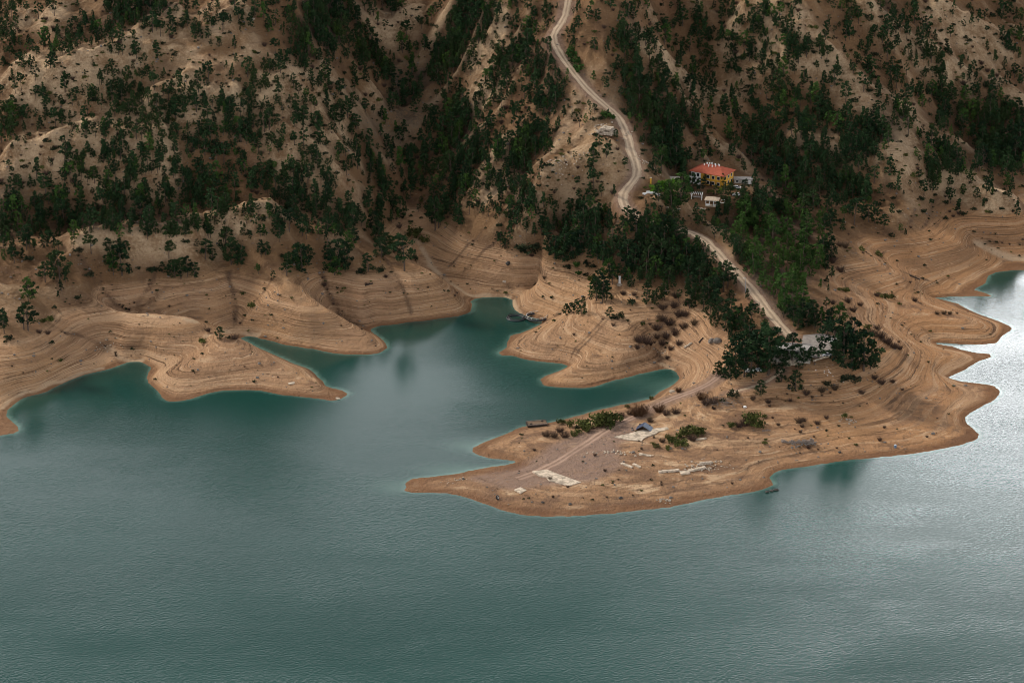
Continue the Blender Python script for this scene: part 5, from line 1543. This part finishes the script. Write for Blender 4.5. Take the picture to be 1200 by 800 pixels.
low_wall(728, 543, 741, 548, 0.5, 1.1, 'slab', 'foundation_wall', 'sloping pale wall remnant in the middle of the spit', 'foundation')
low_wall(742, 544, 750, 548, 0.5, 1.1, 'slab', 'foundation_wall', 'short pale wall remnant beside the sloping one', 'foundation')
low_wall(749, 532, 763, 534.5, 0.5, 1.0, 'slab', 'foundation_wall', 'curved pale wall remnant below the floor slab', 'foundation')
block_pile('rubble_heap', 726, 531, 34, (11, 3), 0.8, 'slab', 'pale rubble strip below the dirt track on the spit', 'rubble', 9, R(-12))
block_pile('rubble_heap', 822, 547, 40, (7, 4), 0.8, 'stone', 'pale rubble among the foundation walls', 'rubble', 10)
block_pile('rubble_heap', 840, 543, 30, (6, 4), 0.6, 'stone', 'scattered stones right of the foundation walls', 'rubble', 11)
block_pile('rubble_heap', 533, 562, 26, (5, 3), 0.5, 'stone', 'small stones on the sand near the spit tip', 'rubble', 12)
block_pile('rubble_heap', 777, 586, 24, (3, 1.5), 0.7, 'stone', 'few pale rocks at the waterline below the foundations', 'rubble', 13)
block_pile('rubble_heap', 996, 493, 14, (4, 2), 0.8, 'stone', 'pale and dark rocks in the field above the ruined wall', 'rubble', 14)
block_pile('rubble_heap', 775, 413, 12, (5, 2), 0.6, 'stone', 'pale stones in the gully mouth beside the cove', 'rubble', 15)
block_pile('rubble_heap', 128, 408, 18, (6, 3), 0.7, 'stone', 'pale stones at the mouth of the left gully', 'rubble', 16)
block_pile('rubble_heap', 972, 437, 14, (4, 2), 0.5, 'white', 'white stones on the bank below the car park', 'rubble', 18)
# ruined wall
rw = root_at('ruined_wall', 936, 519, R(4)); tag(rw, 'ruined rough stone wall with a broken top on the sandy flat', 'ruin')
g_ = np.random.default_rng(21); m = MB()
for i in range(18):
    a = -6.5 + i * 0.75; hh = 0.4 + 1.5 * abs(math.sin(i * 0.9 + 0.4)) * g_.uniform(0.5, 1)
    k = 0
    while k * 0.42 < hh:
        m.box((a + g_.normal(0, .06), g_.normal(0, .08), k * 0.42), (0.8, 0.8, 0.46), g_.normal(0, 0.15), 0.92); k += 1
for i in range(8):
    m.box((-6.3 + g_.normal(0, .08), 0.8 * i, 0.25 + 0.3 * g_.random()), (0.8, 0.8, 0.7 + 0.8 * g_.random()), g_.normal(0, .15), 0.9)
m.build('masonry', M['drift'], rw)
m = MB()
for i in range(40): m.box((g_.normal(1, 4.5), g_.normal(-0.8, 1.6), 0.05), tuple(g_.uniform(0.3, 0.9, 3) * [1.2, 1, .7]), g_.random() * 3, 0.85)
m.build('fallen_stones', M['rock'], rw)

# --- single rocks, debris
def rock(u, v, s, mat, label, seed, name='boulder', group=None):
    x, y, z = where(u, v); co, fa = rocky(seed, s)
    o = MB().add(co, fa).build(name, M[mat]); o.location = (x, y, max(z, 0) + s[2] * 0.25); o.rotation_euler = (0, 0, seed * 1.3)
    tag(o, label, 'rock', group)


rock(833.5, 400, (2.1, 1.5, 1.2), 'rock', 'grey boulder on the striped slope, left of a pair', 1)
rock(841, 400.5, (2.0, 1.5, 1.5), 'rock', 'grey rounded boulder on the striped slope, right of a pair', 2)
rock(899, 576.5, (0.9, 0.7, 0.5), 'darkrock', 'dark wet rock in the water off the shore notch, leftmost of three', 3)
rock(904, 575.3, (1.0, 0.7, 0.55), 'darkrock', 'dark wet rock in the water off the shore notch, middle of three', 4)
rock(909, 574.3, (1.2, 0.8, 0.6), 'darkrock', 'dark wet rock in the water off the shore notch, rightmost of three', 5)
rock(595, 309, (1.5, 1.2, 1.1), 'darkrock', 'dark lone boulder on the striped slope above the cove head', 6)
rock(591, 330.5, (0.9, 0.7, 0.7), 'stone', 'small white rock above the cove head shore', 7)
rock(873, 477, (1.0, 0.8, 0.6), 'white', 'small white rock on the slope below the left grove', 8)
rock(396, 467, (1.3, 0.8, 0.4), 'stone', 'flat white rock at the tip of the left striped spit', 9)
rock(342, 449, (1.8, 1.0, 0.35), 'slab', 'flat pale rock on the flank of the left striped spit', 10)
rock(303.5, 426, (1.1, 0.8, 0.6), 'rock', 'dark rock on the upper flank of the left striped spit', 11)
rock(727, 583.5, (1.0, 0.8, 0.6), 'darkrock', 'dark rock on the lower beach of the spit', 12)
rock(668, 591, (0.9, 0.7, 0.55), 'darkrock', 'dark rock near the spit waterline', 13)
rock(636, 588.5, (0.8, 0.6, 0.5), 'darkrock', 'small dark rock on the beach below the large slab', 14)
rock(786, 583, (0.9, 0.7, 0.6), 'rock', 'grey rock beside pale ones at the waterline', 15)
rock(543, 561.5, (0.8, 0.6, 0.5), 'darkrock', 'dark stone on the sand near the spit tip', 16)
rock(984, 530, (0.8, 0.6, 0.5), 'darkrock', 'dark rock on the beach right of the ruined wall', 17)
rock(296, 23, (1.5, 1.1, 0.9), 'stone', 'pale rock on the upper left crest', 18)
rock(788, 459.5, (1.5, 1.1, 0.9), 'stone', 'pale shore rock at the cove end below the rusty bushes', 19)
g_ = np.random.default_rng(31)
m_rocks = [(g_.uniform(560, 1120), g_.uniform(500, 598)) for _ in range(260)] + [(g_.uniform(0, 1150), g_.uniform(330, 470)) for _ in range(700)] + [(g_.uniform(0, 1200), g_.uniform(10, 330)) for _ in range(1500)]
CO_ = []; FA_ = []; n_ = 0; base_ = rocky(40, (1, 1, 0.7))
_rx, _ry = TER.hit([q[0] for q in m_rocks], [q[1] for q in m_rocks]); _rz = TER.h(_rx, _ry)
for x, y, z in zip(_rx, _ry, _rz):
    if z < 0.4: continue
    s = min(0.75, 0.16 + g_.exponential(0.16)); th = g_.random() * 6.28
    c_ = base_[0] * (s * g_.uniform(0.7, 1.3, 3)); c_ = np.stack([c_[:, 0] * math.cos(th) - c_[:, 1] * math.sin(th) + x, c_[:, 0] * math.sin(th) + c_[:, 1] * math.cos(th) + y, c_[:, 2] + z + s * 0.15], 1)
    CO_.append(c_); FA_.append(np.array(base_[1]) + n_); n_ += len(c_)
o = mesh_np('loose_stones', np.concatenate(CO_), np.concatenate(FA_), M['rock']); tag(o, 'loose stones strewn over the bare ground', 'stones', None, 'stuff')


def log(u0, v0, u1, v1, r, mat, name, label, cat):
    x0, y0, z0 = where(u0, v0); x1, y1, z1 = where(u1, v1)
    m = MB().tube((x0, y0, z0 + r * 0.7), (x1, y1, z1 + r * 0.7), r, r * 0.75, 8)
    m.tube(((x0 + x1) / 2, (y0 + y1) / 2, (z0 + z1) / 2 + r), ((x0 + x1) / 2 + 0.6, (y0 + y1) / 2 + 0.5, (z0 + z1) / 2 + r + 0.8), r * 0.35, r * 0.2, 6)
    tag(m.build(name, M[mat]), label, cat)


log(802, 408, 811, 402.5, 0.5, 'stone', 'fallen_log', 'bleached pale log on the slope beside the dry gully', 'log')
log(819, 402, 824, 396, 0.35, 'darkwood', 'fallen_log', 'dark log on the slope left of the boulder pair', 'log')
log(428, 335, 437, 332.5, 0.35, 'darkwood', 'fallen_log', 'dark log lying on the middle striped mound', 'log')
log(1066, 323, 1078, 328, 0.3, 'darkwood', 'fallen_log', 'dark log in the gully of the right striped slope', 'log')
log(893, 505, 903, 504.5, 0.25, 'drift', 'fallen_log', 'grey log on the flat left of the ruined wall', 'log')


def stick_heap(u, v, sx, sy, n, label, seed):
    x, y, z = where(u, v); g = np.random.default_rng(seed); m = MB()
    for i in range(n):
        a, b = g.normal(0, sx), g.normal(0, sy); L = g.uniform(1.2, 3.4); th = g.random() * 6.28; zz = float(TER.h(x + a, y + b))
        h = g.random() * 1.3 * math.exp(-(a / sx) ** 2 / 2)
        m.tube((x + a - math.cos(th) * L / 2, y + b - math.sin(th) * L / 2, zz + h), (x + a + math.cos(th) * L / 2, y + b + math.sin(th) * L / 2, zz + h + g.normal(0.1, 0.35)), 0.09, 0.05, 5)
    tag(m.build('driftwood_pile', M['drift']), label, 'driftwood')


stick_heap(838, 472, 3.6, 2.0, 70, 'grey tangle of driftwood branches below the left grove', 3)
stick_heap(853, 474, 2.4, 1.5, 34, 'smaller grey driftwood heap right of the branch tangle', 4)

ty = root_at('old_tyre', 583, 584.5, R(70), 0.0); tag(ty, 'old tyre standing half buried on the beach near the spit tip', 'tyre')
o = MB().ring(0.75, 0.28, 0, 28, 8).build('tread', M['rubber'], ty, 0, True); o.rotation_euler = (R(70), 0, 0); o.location = (0, 0, 0.65)
o = MB().ring(0.5, 0.09, 0, 28, 6).build('rim', M['palepipe'], ty, 0, True); o.rotation_euler = (R(70), 0, 0); o.location = (0, -0.12, 0.69)
br = root_at('barrel', 1049, 524, 0); tag(br, 'small blue barrel standing on the right beach of the peninsula', 'barrel')
MB().tube((0, 0, -0.1), (0, 0, 1.1), 0.55, 0.55, 16).build('drum', M['blue'], br); MB().ring(0.55, 0.06, 0.75, 20, 6).ring(0.55, 0.06, 0.35, 20, 6).build('hoops', M['metal'], br); MB().tube((0, 0, 1.1), (0, 0, 1.16), 0.5, 0.45, 16).build('lid', M['silver'], br)
pl = root_at('white_pillar', 726, 334, R(15)); tag(pl, 'slim white stone pillar on the knoll beside the pines', 'pillar')
MB().box((0, 0, 0.15), (2.0, 2.0, 0.7)).box((0, 0, 0.6), (1.4, 1.4, 0.4)).build('base', M['stone'], pl)
MB().box((0, 0, 2.3), (0.8, 0.8, 3.1), 0, 0.8).build('shaft', M['white'], pl); MB().box((0, 0, 3.95), (1.0, 1.0, 0.25)).build('cap', M['white'], pl)
lp = root_at('lamp_post', 873.5, 342, R(-130)); tag(lp, 'slim grey lamp post at the edge of the straight lower road', 'lamp post')
MB().tube((0, 0, -0.2), (0, 0, 6.4), 0.12, 0.08).build('pole', M['metal'], lp)
MB().tube((0, 0, 6.4), (1.3, 0, 6.7), 0.06, 0.05).build('arm', M['metal'], lp); MB().box((1.6, 0, 6.68), (0.8, 0.3, 0.16), 0, 0.8).build('lamp_head', M['silver'], lp)
# ------------------------------------------------------------------ light
CLOUD0, CLOUD1 = 3.6, 19.0
SUN_AZ, SUN_EL = R(-54), R(36)     # from +Y towards +X
sd = bpy.data.lights.new('sun', 'SUN'); sun = bpy.data.objects.new('sun', sd); COL.objects.link(sun)
sd.energy = 1.5; sd.angle = R(10); sd.color = (1.0, 0.93, 0.83)
sun.location = (300, 600, 900)
dirv = Vector((math.sin(SUN_AZ) * math.cos(SUN_EL), math.cos(SUN_AZ) * math.cos(SUN_EL), math.sin(SUN_EL)))
sun.rotation_euler = dirv.to_track_quat('Z', 'Y').to_euler()

wd = bpy.data.worlds.new('World'); scene.world = wd; wd.use_nodes = True
nt = wd.node_tree; nt.nodes.clear()
wo = nt.nodes.new('ShaderNodeOutputWorld'); bg = nt.nodes.new('ShaderNodeBackground')
sky = nt.nodes.new('ShaderNodeTexSky'); sky.sky_type = 'NISHITA'; sky.sun_disc = False
sky.sun_elevation = SUN_EL; sky.sun_rotation = SUN_AZ
sky.altitude = 900; sky.dust_density = 3.0
bg.inputs['Strength'].default_value = 0.10
W = NT.__new__(NT); W.t = nt; W.geo = None
tc = nt.nodes.new('ShaderNodeTexCoord')
D_ = tc.outputs['Generated']
sx_, sy_, sz_ = W.sep(D_)
# broken cloud deck: direction projected on a level sheet
zc_ = W.math('ADD', W.math('MAXIMUM', sz_, 0.0), 0.18)
cmb = W.n('CombineXYZ'); W.put(cmb.inputs[0], W.math('DIVIDE', sx_, zc_)); W.put(cmb.inputs[1], W.math('DIVIDE', sy_, zc_)); cmb.inputs[2].default_value = 3.7
cl = W.noise(cmb.outputs[0], 1.1, 6, 0.58)
cover = W.ramp(cl, 0.20, 0.40)
thick = W.ramp(cl, 0.46, 0.72)
dt = W.n('VectorMath', operation='DOT_PRODUCT'); W.put(dt.inputs[0], D_); dt.inputs[1].default_value = (math.sin(R(11)) * math.cos(R(18.8)), math.cos(R(11)) * math.cos(R(18.8)), math.sin(R(18.8)))
glow = W.math('POWER', W.math('MAXIMUM', dt.outputs['Value'], 0.0), 480.0)
lum = W.math('ADD', CLOUD0, W.math('MULTIPLY', glow, CLOUD1))
# unseen cloud bands shaped for lake reflections: dark middle, bright low gap, overhead fill
bank = W.math('SUBTRACT', W.math('SUBTRACT', 2.5, W.math('MULTIPLY', 1.5, W.ramp(sz_, 0.365, 0.47))), W.math('SUBTRACT', W.math('MULTIPLY', 0.96, W.ramp(sz_, 0.365, 0.465)), W.math('MULTIPLY', 0.55, W.ramp(sz_, 0.62, 0.85))))
lum = W.math('MULTIPLY', lum, bank)
lum = W.math('MULTIPLY', lum, W.math('SUBTRACT', 1.15, W.math('MULTIPLY', thick, 0.55)))
cc = W.n('VectorMath', operation='SCALE'); cc.inputs[0].default_value = (1.0, 1.0, 1.02); W.put(cc.inputs['Scale'], lum)
skyc = W.mix(W.math('MULTIPLY', cover, 0.88), sky.outputs[0], cc.outputs[0])
nt.links.new(skyc, bg.inputs['Color'])
nt.links.new(bg.outputs[0], wo.inputs['Surface'])

scene.view_settings.view_transform = 'Standard'
scene.view_settings.look = 'None'
scene.view_settings.exposure = 1.35
scene.view_settings.gamma = 1.0
scene.render.engine = 'CYCLES'
scene.cycles.filter_width = 0.9
